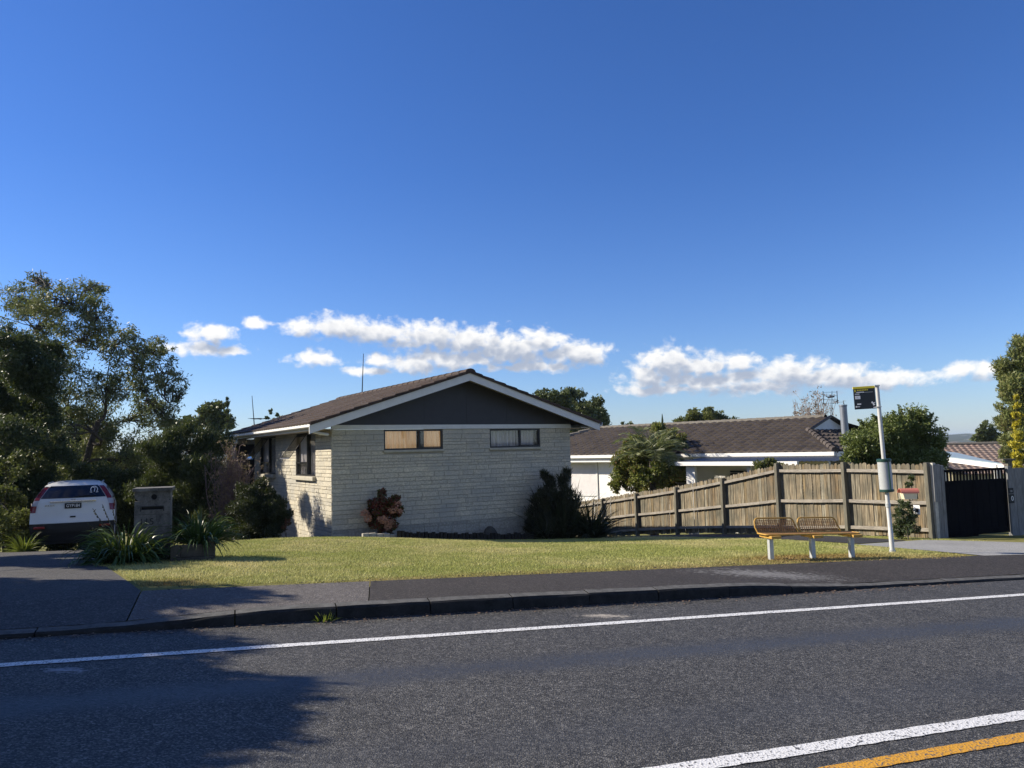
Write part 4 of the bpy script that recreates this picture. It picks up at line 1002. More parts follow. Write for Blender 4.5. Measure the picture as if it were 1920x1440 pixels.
tree('conifer_bush', pxbase(487, 17.6), px_clumps([(470,950,36),(505,955,34),(450,965,30),(485,925,26),(525,965,20),(480,985,40),(460,920,18),(515,990,22),(445,990,28)], 17.6, depth=0.35), L['shadowed'], 'rounded dark green shrub in front of the sunny side wall', 'shrub', cover=1.1, ln=0.07, wd=0.018, trunk_r=0.03, seed=32, sub=14, subr=0.55, upb=0.6)
tree('maroon_shrub', pxbase(537, 17.3), px_clumps([(535,985,10),(541,978,8),(530,992,8)], 17.3, depth=0.08), L['maroon'], 'tiny dark red shrub at the foot of the side wall', 'shrub', ln=0.05, wd=0.02, trunk_r=0.012, seed=33)
# far left background
tree('round_tree', pxbase(395, 58), px_clumps([(385,775,24),(405,765,22),(370,795,24),(415,790,22),(395,810,26),(350,800,24),(330,810,26)], 58, depth=0.8), L['far'], 'distant round olive tree beside the dark cypress', ln=0.30, wd=0.16, trunk_r=0.2, seed=34, sub=14, subr=0.5)
tree('cypress_tree', pxbase(426, 56), px_clumps([(426,747,2.5),(426,755,4),(426,760,5),(426,772,6),(427,785,7),(427,800,8),(427,815,8),(427,830,8)], 56, depth=0.05), L['dark'], 'slim dark pencil cypress on the skyline left of the brick house', ln=0.26, wd=0.07, trunk_r=0.1, seed=35, sub=6, subr=0.6, upb=1.5)
tree('thin_tree', pxbase(515, 44), px_clumps([(508,773,5),(519,776,4),(527,782,4),(500,782,4),(515,790,7)], 44, depth=0.2), L['far'], 'few leafy twigs peeping over the roof edge near the thin mast', ln=0.22, wd=0.13, trunk_r=0.06, seed=36, sub=3, subr=0.4)

# ------------------------------------------------------------------ trees behind the houses
tree('spreading_tree', pxbase(1075, 50), px_clumps([(1020,745,22),(1045,745,26),(1075,755,30),(1105,765,30),(1125,785,22),(1060,775,30),(1095,795,28),(1130,805,18),(1075,810,24),(1110,825,18),(1040,770,26)], 50, depth=1.6), L['far'], 'dark broad tree behind the right slope of the brick house roof', ln=0.19, wd=0.10, trunk_r=0.22, seed=41, sub=16, subr=0.45)
tree('small_tree', pxbase(1180, 60), px_clumps([(1172,798,9),(1186,798,8),(1180,804,10)], 60, depth=0.3), L['far'], 'small treetop on the left of the white house ridge', ln=0.25, wd=0.13, trunk_r=0.1, seed=42)
tree('dome_tree', pxbase(1318, 56), px_clumps([(1315,785,26),(1290,793,24),(1345,793,26),(1368,800,20),(1270,802,18),(1320,800,28),(1330,776,16),(1302,778,14)], 56, depth=1.0), L['olive'], 'dome shaped olive treetop above the middle of the white house ridge', ln=0.20, wd=0.10, trunk_r=0.22, seed=43, sub=16, subr=0.5)
def bare_tree():
    rng = np.random.default_rng(44); c = pxbase(1530, 48); root = thing('bare_tree', c, 0, 'pale leafless tree with a few dry leaves behind the white house roof', 'tree'); b = MB(); tips = []
    tz_ = PD(1530, 738, 48).z - c[2]; b.tube([(0, 0, -0.2), (0, 0, tz_ * 0.45)], [0.16, 0.11], 8)
    for i in range(95):
        a = rng.uniform(0, 6.28); r_ = rng.random() ** 0.6 * 1.5; z = tz_ * (0.66 + 0.34 * rng.random() ** 0.7) - r_ * 0.28
        e = np.array([math.cos(a) * r_, math.sin(a) * r_, z]); s0 = np.array([0, 0, tz_ * rng.uniform(0.25, 0.45)])
        pts = branch(b, s0, e, 0.030, 0.011, rng, 6, 0.06, 4)
        for k in range(5):
            q = pts[int(rng.integers(3, 7))]; e2 = q + rng.normal(size=3) * 0.26 + np.array([0, 0, 0.22]); branch(b, q, e2, 0.012, 0.006, rng, 2, 0.1, 3); tips.append((e2, 0.18))
    b.build('trunk', M['palebark'], root)
    v, f = cloud_leaves(tips, 60, 0.10, 0.05, rng); np_mesh('crown', v, f, L['dry'], root)
bare_tree()
tree('pine_tree', pxbase(1848, 72), px_clumps([(1845,800,9),(1838,808,10),(1856,806,12),(1848,816,16),(1866,812,12),(1830,820,10),(1870,822,12),(1848,792,5),(1850,828,18)], 72, depth=0.8), L['far'], 'dark ragged conifer on the right beyond the tiled houses', ln=0.34, wd=0.13, trunk_r=0.2, seed=45, sub=12, subr=0.5)
tree('tall_conifer', pxbase(1945, 36), px_clumps([(1925,660,32),(1900,680,30),(1945,690,44),(1890,705,24),(1905,730,38),(1895,765,32),(1905,800,36),(1900,830,30),(1910,860,34),(1940,760,46),(1950,830,46),(1965,650,40),(1895,850,22),(1920,640,22),(1885,790,18)], 36, depth=1.0), L['conifer'], 'tall rusty green conifer cut by the right edge of the view', cover=0.9, ln=0.20, wd=0.045, trunk_r=0.22, seed=46, sub=18, subr=0.45, upb=0.5)
tree('golden_conifer', pxbase(1906, 33), px_clumps([(1906,745,4),(1906,760,6),(1907,778,8),(1906,796,9),(1906,815,10),(1905,835,11),(1905,855,12),(1905,875,13),(1905,895,13)], 33, depth=0.08), L['gold'], 'narrow golden yellow conifer in front of the tall conifer', ln=0.16, wd=0.05, trunk_r=0.06, seed=47, sub=12, subr=0.6, upb=1.0)

# ------------------------------------------------------------------ planting behind and beside the fence
tree('photinia_shrub', pxbase(1215, 29.5), px_clumps([(1190,860,34),(1225,835,32),(1255,820,26),(1175,895,32),(1210,890,38),(1250,870,34),(1275,850,24),(1165,870,20),(1240,900,34),(1270,885,26),(1235,805,16),(1185,830,20),(1165,905,22),(1200,892,24,27.6),(1235,890,24,27.4),(1262,885,22,27.3),(1285,882,18,27.3)], 29.5, depth=0.6), L['photinia'], 'tall green shrub tinged red behind the low end of the timber fence', 'shrub', ln=0.12, wd=0.05, trunk_r=0.05, seed=51, sub=16, subr=0.5)
def frond(b_v, rng, base, direction, length, droop, nl=26, ll=0.42, lw=0.035):
    pts = []; d = np.array(direction, float); d /= np.linalg.norm(d); p_ = np.array(base, float); st = length / 14
    for i in range(15):
        pts.append(p_.copy()); p_ = p_ + d * st; d = d + np.array([0, 0, -droop * st * (0.4 + i / 9)]); d /= np.linalg.norm(d)
    pts = np.array(pts); cs, as_, ls = [], [], []
    for k in range(nl):
        t = 0.12 + 0.86 * k / nl; f = t * 14; i = min(13, int(f)); q = pts[i] + (pts[i + 1] - pts[i]) * (f - i); tg = pts[i + 1] - pts[i]; tg /= np.linalg.norm(tg)
        s_ = np.cross(tg, [0, 0, 1]); s_ /= max(np.linalg.norm(s_), 1e-6)
        for sg in (-1, 1):
            a = s_ * sg * 0.8 + tg * 0.6 + np.array([0, 0, -0.12 + 0.25 * rng.random()]); a /= np.linalg.norm(a); l = ll * (0.5 + 0.7 * math.sin(math.pi * min(t + 0.1, 1)))
            cs.append(q + a * l / 2); as_.append(a); ls.append(l)
    v, f = leaf_quads(np.array(cs), np.array(as_), np.array(ls), np.full(len(ls), lw), rng)
    b_v.append((v, f, pts))
def palm(px, py, Y, label, seed, n=34, length=1.7):
    rng = np.random.default_rng(seed); h = PD(px, py, Y); c = gz(h.x, h.y); root = thing('palm', c, 0, label, 'palm'); top = h.z - c[2]
    b = MB(); b.tube([(0, 0, -0.2), (0.02, 0, top * 0.5), (0, 0, top)], [0.16, 0.13, 0.10], 10); b.build('trunk', M['bark'], root)
    acc = []
    for i in range(n):
        a = i * 2.4 + rng.uniform(-0.2, 0.2); e = rng.uniform(0.35, 1.25)
        frond(acc, rng, (0, 0, top), (math.cos(a) * math.cos(e), math.sin(a) * math.cos(e), math.sin(e)), length * rng.uniform(0.8, 1.1), 1.05)
    for (v, f, pts) in acc:
        fr = np_mesh('frond', v, f, L['palm'], root); bb = MB(); bb.tube([tuple(q) for q in pts], [0.02 - 0.0012 * i for i in range(15)], 4); bb.build('stalk', L['palm'], fr)
palm(1222, 862, 27.8, 'arching pale palm in front of the red tinged shrub behind the fence', 52)
def spear():
    a, c = PD(1243.5, 835, 29), PD(1241.5, 776, 29); o = thing('flower_spike', (a.x, a.y, a.z), 0, 'tall thin dark spike standing above the shrub behind the fence', 'plant')
    b = MB(); t = c - a; b.tube([(0, 0, -2.5), (0, 0, 0), t * 0.5, t * 0.62, t * 0.8, t], [0.015, 0.014, 0.012, 0.035, 0.04, 0.01], 6); b.build('spike', L['dark'], o)
spear()
tree('low_shrub', pxbase(1445, 23.5), px_clumps([(1425,873,12),(1445,868,14),(1465,874,12),(1450,885,18),(1425,890,16)], 23.5, depth=0.3), L['olive'], 'low shrub top peeping over the middle of the fence', 'shrub', ln=0.10, wd=0.035, trunk_r=0.03, seed=53, sub=12, subr=0.55)
tree('clipped_hedge', pxbase(1675, 19.6), px_clumps([(1620,835,42),(1660,820,46),(1700,815,48),(1740,835,40),(1600,850,28),(1640,860,38),(1690,860,42),(1735,865,36),(1755,850,26),(1680,800,34),(1715,795,26),(1650,805,28)], 19.6, depth=0.5), L['hedge'], 'big rounded glossy green hedge shrub bulging over the fence near the bus stop', 'shrub', cover=1.0, ln=0.075, wd=0.03, trunk_r=0.05, seed=54, sub=18, subr=0.52)
def sprigs():
    hd = [o for o in COL.objects if o.name.startswith('clipped_hedge')][0]; rng = np.random.default_rng(55); b = MB(); tips = []
    for (x0, y0, x1, y1) in [(1692,785,1686,762),(1722,785,1736,768),(1712,785,1705,770),(1650,790,1636,778),(1672,785,1676,772),(1742,800,1756,784),(1620,800,1612,788),(1735,795,1748,776)]:
        p0 = np.array(PD(x0, y0, 19.4)) - np.array(hd.location); p1 = np.array(PD(x1, y1, 19.4)) - np.array(hd.location); branch(b, p0, p1, 0.008, 0.004, rng, 4, 0.08, 4)
        for t in np.linspace(0.2, 1, 6): tips.append((p0 + (p1 - p0) * t, 0.06))
    b.build('sprigs', M['bark'], hd); v, f = cloud_leaves(tips, 2600, 0.08, 0.03, rng); np_mesh('sprig_leaves', v, f, L['hedge'], hd)
sprigs()
tree('climber', pxbase(1697, 16.4), px_clumps([(1695,985,22),(1688,965,16),(1705,965,16),(1697,945,12),(1708,897,8),(1690,995,18),(1710,990,12),(1705,908,7)], 16.72, depth=0.06), L['dark'], 'bushy creeper climbing the fence under the red mailbox', 'plant', cover=0.5, ln=0.08, wd=0.022, trunk_r=0.012, seed=56, sub=14, subr=0.5)
# ------------------------------------------------------------------ shrubs along the gable wall
tree('red_shrub', pxbase(715, 18.35), px_clumps([(715,945,20),(735,955,18),(705,965,18),(700,945,12),(740,940,14),(725,975,16),(715,925,9),(712,990,14),(698,982,12),(735,990,12)], 18.35, depth=0.25), L['maroon'], 'maroon shrub with dusty pink flower heads against the shaded gable wall', 'shrub', ln=0.085, wd=0.035, trunk_r=0.02, seed=61, sub=14, subr=0.6)
def heads():
    sh = [o for o in COL.objects if o.name.startswith('red_shrub')][0]; rng = np.random.default_rng(62)
    cl = [(np.array(PD(x, y, 18.0)) - np.array(sh.location), r_ * 18 / F) for x, y, r_ in ((683,962,10),(690,972,9),(738,955,10),(746,945,9),(720,975,10),(733,980,9),(727,988,8),(750,958,6),(712,972,7))]
    v, f = cloud_leaves(cl, 9000, 0.06, 0.018, rng); np_mesh('flower_heads', v, f, L['pinkhead'], sh)
heads()
def sword_clump(name, base, n, length, width, mat_, label, cat, seed, spread=0.9, droop=1.0, zoff=0.0, lean=(0, 0), rise_=1.0, base_r=0.12, flower=None):
    """strap or sword leaves: bent ribbons springing from the middle"""
    rng = np.random.default_rng(seed); root = thing(name, base, 0, label, cat); vs, fs = [], []; k = 7
    for i in range(n):
        a = rng.uniform(0, 2 * math.pi); e = rng.uniform(0.25, 1.35) * rise_; d = np.array([math.cos(a) * math.cos(e) * spread + lean[0], math.sin(a) * math.cos(e) * spread + lean[1], math.sin(e)]); d /= np.linalg.norm(d)
        p_ = np.array([math.cos(a), math.sin(a), 0]) * rng.uniform(0, base_r) + np.array([0, 0, zoff]); L_ = length * rng.uniform(0.65, 1.1); st = L_ / k; sd_ = np.cross(d, [0, 0, 1]) + rng.normal(size=3) * 0.25; sd_ /= np.linalg.norm(sd_); o = len(vs)
        dr = droop * rng.uniform(0.6, 1.3)
        for j in range(k + 1):
            w = width * (0.55 + 0.45 * math.sin(math.pi * min(1, 0.15 + j / k))) * (1 if j < k else 0.1) * (1 - 0.55 * (j / k) ** 2)
            vs += [p_ - sd_ * w / 2, p_ + np.array([0, 0, -w * 0.2]), p_ + sd_ * w / 2]; p_ = p_ + d * st; d = d + np.array([0, 0, -dr * st * (0.5 + j * 0.45)]); d /= np.linalg.norm(d)
        for j in range(k):
            q = o + 3 * j; fs += [(q, q + 1, q + 4, q + 3), (q + 1, q + 2, q + 5, q + 4)]
    np_mesh('leaves', vs, fs, mat_, root)
    return root
p_ = PD(1055, 1000, 20.3); fx = gz(p_.x, p_.y)
tree('twiggy_shrub', gz(p_.x - 0.05, p_.y + 0.25), px_clumps([(1020,932,26),(1050,922,28),(1040,960,32),(1068,958,26),(1010,962,22),(1085,985,22),(1032,902,15),(1058,897,13),(1000,985,20),(1040,985,28),(1022,890,8),(1062,885,7)], 20.5, depth=0.3), L['flax'], 'tall dark twiggy shrub against the right corner of the brick house', 'shrub', cover=0.75, ln=0.24, wd=0.022, trunk_r=0.03, seed=66, sub=16, subr=0.5, upb=1.4)
sword_clump('flax_clump', fx, 240, 1.5, 0.034, L['flax'], 'thin tall flax blades standing among the dark twiggy shrub', 'plant', 63, 0.75, 0.35, base_r=0.45, rise_=1.12)
sword_clump('flax_clump', gz(p_.x + 0.75, p_.y - 0.1), 170, 1.15, 0.075, L['flax'], 'lower arching flax fan beside the first fence post', 'plant', 64, 1.0, 0.6, base_r=0.15)
sword_clump('flax_clump', gz(p_.x - 0.45, p_.y - 0.55), 130, 0.8, 0.04, L['flax'], 'short tufted flax in front of the dark twiggy shrub by the wall', 'plant', 65, 1.0, 0.8, base_r=0.2)
# block letterbox, planter, strap-leaf clumps
lb = GP(284, 1052); lq = qn(lb.x, lb.y)
RD = math.atan2(0.339, 0.941)                          # street direction
lz = zt(lb.x, lb.y)
box_ = thing('block_letterbox', (lb.x, lb.y, lz), RD, 'weathered concrete block letterbox pillar with number and slot on the lawn corner', 'letterbox')
W2 = 0.245; Hh = 1.035
# front with a real slot and round hole: pillar built of pieces round them
b = MB()
b.box(-W2, W2, 0.06, 0.46, -0.15, Hh)                                              # core
zs0, zs1 = 0.765, 0.805
b.box(-W2, W2, 0.0, 0.0585, -0.15, zs0); b.box(-W2, -0.15, 0.0, 0.0585, zs0 + 0.001, zs1 - 0.001); b.box(0.15, W2, 0.0, 0.0585, zs0 + 0.001, zs1 - 0.001); b.box(-W2, W2, 0.0, 0.0585, zs1, 0.895)
ring = []; k = 24
bm = bmesh.new(); cx, cz, cr = 0.02, 0.953, 0.042
outer = [(-W2, 0.896), (W2, 0.896), (W2, Hh), (-W2, Hh)]
vo = []
for j in range(k):
    a = 2 * math.pi * j / k; dx, dz = math.cos(a), math.sin(a)
    t = min(((W2 if dx > 0 else -W2) - cx) / dx if abs(dx) > 1e-6 else 9, ((Hh if dz > 0 else 0.896) - cz) / dz if abs(dz) > 1e-6 else 9)
    vo.append((cx + dx * t, cz + dz * t))
vs = []
for j in range(k):
    a = 2 * math.pi * j / k
    vs += [(cx + cr * math.cos(a), 0.0, cz + cr * math.sin(a)), (vo[j][0], 0.0, vo[j][1]), (cx + cr * math.cos(a), 0.058, cz + cr * math.sin(a)), (vo[j][0], 0.058, vo[j][1])]
fs = []
for j in range(k):
    n_ = (j + 1) % k; fs += [(4 * j, 4 * j + 1, 4 * n_ + 1, 4 * n_), (4 * j, 4 * n_, 4 * n_ + 2, 4 * j + 2)]
b.add(vs, fs); bm.free()
b.build('pillar', M['stone'], box_)
b = MB(); b.bev(-W2 - 0.03, W2 + 0.035, -0.035, 0.50, Hh + 0.001, Hh + 0.055, 0.010); b.build('cap', M['stone'], box_)
b = MB(); b.box(-0.16, 0.16, -0.012, -0.001, 0.806, 0.820); b.box(-0.165, -0.153, -0.012, -0.001, 0.74, 0.8055); b.box(0.153, 0.165, -0.012, -0.001, 0.74, 0.8055); b.build('slot_trim', M['alu'], box_)
b = MB(); b.box(-W2 + 0.004, W2 - 0.004, 0.0586, 0.0597, 0.72, Hh - 0.02); b.build('slot_interior', M['black'], box_)
def text_obj(txt, size, mat_, parent, loc, rot, depth=0.002, name='number', align='CENTER', sx=1.0):
    cu = bpy.data.curves.new(name, 'FONT'); cu.body = txt; cu.size = size; cu.extrude = depth; cu.align_x = align; cu.align_y = 'CENTER'
    tmp = bpy.data.objects.new(name + '_t', cu); COL.objects.link(tmp); dg = bpy.context.evaluated_depsgraph_get(); me = bpy.data.meshes.new_from_object(tmp.evaluated_get(dg))
    bpy.data.objects.remove(tmp); me.materials.clear(); me.materials.append(mat_)
    o = bpy.data.objects.new(name, me); COL.objects.link(o); o.parent = parent; o.location = loc; o.rotation_euler = rot; o.scale = (sx, 1, 1); return o
text_obj('115', 0.14, M['alu'], box_, (-0.075, -0.003, 0.585), (R(90), 0, 0), 0.004)
b = MB()
for z in (0.20, 0.39, 0.50, 0.69): b.box(-W2 + 0.002, W2 - 0.002, -0.0015, -0.0005, z, z + 0.008)
for x, z in ((0.06, 0.58), (-0.12, 0.40), (0.10, 0.21)): b.box(x, x + 0.008, -0.0015, -0.0005, z + 0.009, z + 0.10)
b.build('mortar_line', M['darkstone'], box_)
pl_c = GP(360, 1052); pl = thing('block_planter', (pl_c.x, pl_c.y, zt(pl_c.x, pl_c.y)), RD, 'low dark mossy block planter wall right of the letterbox pillar', 'planter')
b = MB(); rr = random.Random(4)
for r_ in range(2):
    x = -0.30 + (0.10 if r_ else 0)
    xs_ = [-0.30, -0.02, 0.31] if r_ == 0 else [-0.30, -0.16, 0.14, 0.31]
    for xa, xb_ in zip(xs_[:-1], xs_[1:]): b.bev(xa + 0.002, xb_ - 0.002, rr.uniform(-0.004, 0.004), 0.10, -0.12 + r_ * 0.182 if r_ == 0 else 0.062, 0.058 if r_ == 0 else 0.24, 0.008)
b.bev(0.21, 0.31, 0.104, 0.62, -0.12, 0.238, 0.01); b.bev(0.215, 0.312, 0.0, 0.12, 0.243, 0.335, 0.012)
b.build('wall', M['darkstone'], pl)
b = MB(); b.box(-0.30, 0.208, 0.102, 0.62, -0.1, 0.18); b.build('soil', M['soil'], pl)
sword_clump('strappy_plant', gz(*yp), 120, 0.55, 0.03, L['bright'], 'small sunlit yellow green plant beside the left rear corner of the car', 'plant', 74, 1.0, 1.6, base_r=0.12)
ag = GP(234, 1055)
sword_clump('agapanthus', (ag.x, ag.y, zt(ag.x, ag.y)), 430, 0.77, 0.042, L['agap'], 'dark strap leaf clump spilling over the lawn corner left of the letterbox', 'plant', 71, 1.0, 2.1, base_r=0.26, rise_=1.02)
sword_clump('agapanthus', (pl_c.x + 0.02, pl_c.y + 0.30, zt(pl_c.x, pl_c.y) + 0.20), 260, 0.62, 0.038, L['agap'], 'strap leaf clump with sunlit tips growing in the block planter', 'plant', 72, 1.0, 2.2, base_r=0.20, lean=(0.12, 0.1), rise_=1.05)
def seed_stalks():
    a_ = [o for o in COL.objects if o.name.startswith('agapanthus')][0]; rng = np.random.default_rng(9); b = MB()
    for (dx, dz) in ((-0.52, 0.80), (-0.38, 0.86), (-0.22, 0.78), (-0.60, 0.6)):
        b.tube([(-0.05, 0, 0.1), (dx * 0.5, 0.02, dz * 0.55), (dx, 0.05, dz)], [0.008, 0.006, 0.004], 5)
        for j in range(7): t = 0.6 + 0.4 * j / 7; q = Vector((dx * t, 0.03, dz * t)); b.tube([q, q + Vector((rng.normal() * 0.02, rng.normal() * 0.02, 0.03))], [0.010, 0.004], 4)
    b.build('seed_stalks', L['flax'], a_)
seed_stalks()
wd = GP(606, 1150); wq, wn = qn(wd.x, wd.y); wx, wy = xy(wq, 7.63)
sword_clump('kerb_weed', (wx, wy, zroad(wx, wy)), 34, 0.115, 0.014, L['bright'], 'small bright weed tuft growing at the foot of the kerb', 'plant', 73, 1.0, 4.0, base_r=0.08)
# garden bed along the gable wall, edging blocks, cut stump
def hp(x, y, z=0): return house.matrix_basis @ Vector((x, y, z))
Mh = Matrix.Translation(house.location) @ Matrix.Rotation(PHI, 4, 'Z')
def hw(x, y): v = Mh @ Vector((x, y, 0)); return (v.x, v.y)
sheet('garden_bed', [hw(-0.1, -0.75), hw(7.6, -1.0), hw(7.6, 0.1), hw(-0.1, 0.1)], M['soil'], 0.012)
sheet('garden_bed', [hw(-2.6, -0.9), hw(-0.12, -0.75), hw(-0.02, 0.1), hw(-0.02, 8.5), hw(-5.0, 8.5)], M['soil'], 0.016)
lo_ = MB(); rl = random.Random(6); L0 = Vector((*hw(1.25, -0.98), 0)); L1_ = Vector((*hw(5.6, -1.05), 0)); nl_ = 46
for i in range(nl_):
    p_ = L0 + (L1_ - L0) * (i / (nl_ - 1)); z_ = zt(p_.x, p_.y); lo_.tube([(p_.x - L0.x, p_.y - L0.y, z_ - 0.1 - zt(L0.x, L0.y)), (p_.x - L0.x, p_.y - L0.y, z_ + rl.uniform(0.13, 0.19) - zt(L0.x, L0.y))], 0.046, 7)
lo = lo_.build('log_edging', M['darkwood']); lo.location = (L0.x, L0.y, zt(L0.x, L0.y)); tag(lo, 'dark upright log edging along the garden bed below the gable wall', 'edging')
for i in range(5):
    q_ = hw(0.52 + i * 0.165, -0.80); o = MB(); o.bev(-0.078, 0.078, -0.05, 0.05, -0.08, 0.10 + 0.012 * (i % 2), 0.012)
    eb = o.build('edging_block', M['base']); eb.location = (q_[0], q_[1], zt(*q_)); eb.rotation_euler = (0, 0, PHI)
    tag(eb, ('leftmost', 'second from left', 'middle', 'second from right', 'rightmost')[i] + ' pale concrete edging block in the short row below the maroon shrub', 'edging block', 'edging blocks along the garden bed')
sq = hw(4.0, -0.35); st = MB(); rng = np.random.default_rng(77)
pr = [(0.20, -0.1), (0.22, 0.05), (0.17, 0.16), (0.11, 0.28), (0.05, 0.34), (0.0, 0.35)]; st.lathe(pr, k=12); st.v = [(x * (1 + 0.15 * math.sin(7 * z + 3 * x)), y * (1 + 0.12 * math.sin(9 * x)), z) for x, y, z in st.v]
so = st.build('garden_rock', M['darkstone'], smooth=True); so.location = (sq[0], sq[1], zt(*sq)); tag(so, 'dark pointed rock in the garden bed at the gable wall', 'rock')
# ------------------------------------------------------------------ timber paling fence
FA = Vector((0.1146 * 29, 29.0, 0)); FD = Vector((0.966, -2.007, 0)); FU = FD.normalized(); FN = Vector((-FU.y, FU.x, 0))
if FN.x > 0: FN = -FN                                  # towards the lawn side
FRZ = math.atan2(FU.y, FU.x)
def ipl(t, tab):
    for (a, za), (c, zc) in zip(tab[:-1], tab[1:]):
        if t <= c: return za + (zc - za) * (t - a) / (c - a)
    return tab[-1][1]
TOPZ = [(-2, -0.80), (0, -0.22), (1, 0.07), (2, 0.36), (3, 0.70), (4, 1.08), (5, 1.12), (6.02, 1.12)]
BOTZ = [(-2, -2.05), (0, -1.70), (1, -1.42), (2, -1.18), (3, -0.98), (4, -0.80), (5, -0.63), (6.02, -0.52)]
SP = FD.length
fo = FA.copy(); fo.z = -1.7
fence = thing('timber_fence', fo, FRZ, 'weathered brown timber paling fence climbing to the right behind the lawn', 'fence')
# local: x along the fence, y across (paling side away from lawn = +y if FN maps to -y)
sgn = -1.0                                              # lawn side is local -y
chk = Matrix.Rotation(FRZ, 4, 'Z') @ Vector((0, -1, 0))
if chk.dot(FN) < 0: sgn = 1.0
rr = random.Random(17)
for bay in range(-2, 6):
    b = MB(); x = bay * SP + 0.002; xe = (bay + 1) * SP - 0.002
    if bay == 5: xe += 0.06
    while x < xe - 0.02:
        w = rr.uniform(0.085, 0.135); w = xe - x if x + w > xe - 0.06 else w
        t = (x + w / 2) / SP; zt_, zb_ = ipl(t, TOPZ) + 1.7 + rr.uniform(-0.022, 0.022), ipl(t, BOTZ) + 1.7 + 0.03 + rr.uniform(-0.02, 0.015)
        y0 = 0.002 + rr.uniform(0, 0.022); ln_ = rr.uniform(-0.006, 0.006); c = 0.022
        poly = [(x + 0.003, zb_), (x + w - 0.009, zb_), (x + w - 0.009 + ln_, zt_ - c * 1.6), (x + w * 0.72 + ln_, zt_ - c * 0.3), (x + w * 0.5 + ln_, zt_), (x + w * 0.28 + ln_, zt_ - c * 0.3), (x + 0.003 + ln_, zt_ - c * 1.6)]
        b.prism(poly, -sgn * y0, -sgn * (y0 + 0.017)); x += w
    b.build('paling_panel', M['paling'], fence)
for bay in range(-2, 6):
    for off in ('top', 'mid', 'low'):
        xa, xb_ = bay * SP + 0.04, (bay + 1) * SP - 0.04
        z = []
        for t in (bay, bay + 1):
            a, c = ipl(t, TOPZ) + 1.7, ipl(t, BOTZ) + 1.7
            z.append({'top': a - 0.21, 'mid': c + (a - c) * 0.46, 'low': c + 0.17}[off])
        b = MB(); hgt = 0.075; n = 6; sag = rr.uniform(-0.012, 0.004)
        for i in range(n):
            u0_, u1_ = i / n, (i + 1) / n
            f = lambda u: (xa + (xb_ - xa) * u, z[0] + (z[1] - z[0]) * u + sag * math.sin(math.pi * u))
            (x0, q0), (x1, q1) = f(u0_), f(u1_)
            b.add([(x0, 0, q0), (x1, 0, q1), (x1, 0, q1 + hgt), (x0, 0, q0 + hgt), (x0, sgn * 0.065, q0), (x1, sgn * 0.065, q1), (x1, sgn * 0.065, q1 + hgt), (x0, sgn * 0.065, q0 + hgt)],
                  [(0, 1, 2, 3), (7, 6, 5, 4), (0, 4, 5, 1), (2, 6, 7, 3)] + ([(0, 3, 7, 4)] if i == 0 else []) + ([(1, 5, 6, 2)] if i == n - 1 else []))
        b.build('rail', M['rail'], fence)
for t in range(-1, 7):
    x = t * SP; a, c = ipl(t, TOPZ) + 1.7, ipl(t, BOTZ) + 1.7
    lean = rr.uniform(-0.02, 0.02); tp = a - 0.04 if t < 4 else a + 0.03
    b = MB(); M_ = Matrix.Translation((x, 0, c)) @ Matrix.Rotation(lean, 4, 'Y')
    b.bev(-0.045, 0.045, min(0, sgn * 0.125), max(0, sgn * 0.125), -0.35, tp - c, 0.008, M=M_); po = b.build('post', M['post'], fence)
# ------------------------------------------------------------------ grey board return, gate, right-hand boards
ex = FA + FD * 6.02; ex.z = -0.52
GRZ = RD
def board_run(name, label, cat, org, L_, h, lean=0.0, top=None, zoff=0.0):
    o = thing(name, org, GRZ, label, cat); b = MB(); x = 0.0; r_ = random.Random(int(L_ * 100))
    while x < L_ - 0.02:
        w = r_.uniform(0.09, 0.14); w = L_ - x if x + w > L_ - 0.06 else w
        y0 = r_.uniform(0, 0.008); b.bev(x + 0.002, x + w - 0.002, y0, y0 + 0.02, zoff + r_.uniform(-0.02, 0.01), h + r_.uniform(-0.006, 0.006), 0.003); x += w
    b.build('boards', M['greyboard'], o)
    b = MB(); b.box(0, L_, 0.032, 0.075, 0.25, 0.32); b.box(0, L_, 0.032, 0.075, h - 0.3, h - 0.23); b.build('rail', M['rail'], o)
    return o
wing = board_run('board_fence', 'short silver grey board panel between the timber fence and the black gate', 'fence', (ex.x + 0.05, ex.y + 0.03, ex.z), 0.20, 1.62, zoff=-0.06)
b = MB(); b.bev(-0.085, 0.0, -0.06, 0.05, -0.25, 1.66, 0.008); b.build('post', M['sunlitpost'], wing)
b = MB(); b.bev(-0.10, 0.10, -0.078, -0.0615, 0.82, 1.62, 0.004); b.build('cover_board', M['greyboard'], wing)
b = MB(); b.bev(0.203, 0.30, 0.0, 0.10, -0.3, 1.60, 0.008); b.build('post', M['greyboard'], wing)
go = Matrix.Rotation(GRZ, 4, 'Z') @ Vector((0.37, 0.10, 0)) + ex
GL = 1.95
gate = thing('timber_gate', (go.x, go.y, ex.z - 0.04), GRZ, 'black double driveway gate with a row of slots along its top', 'gate')
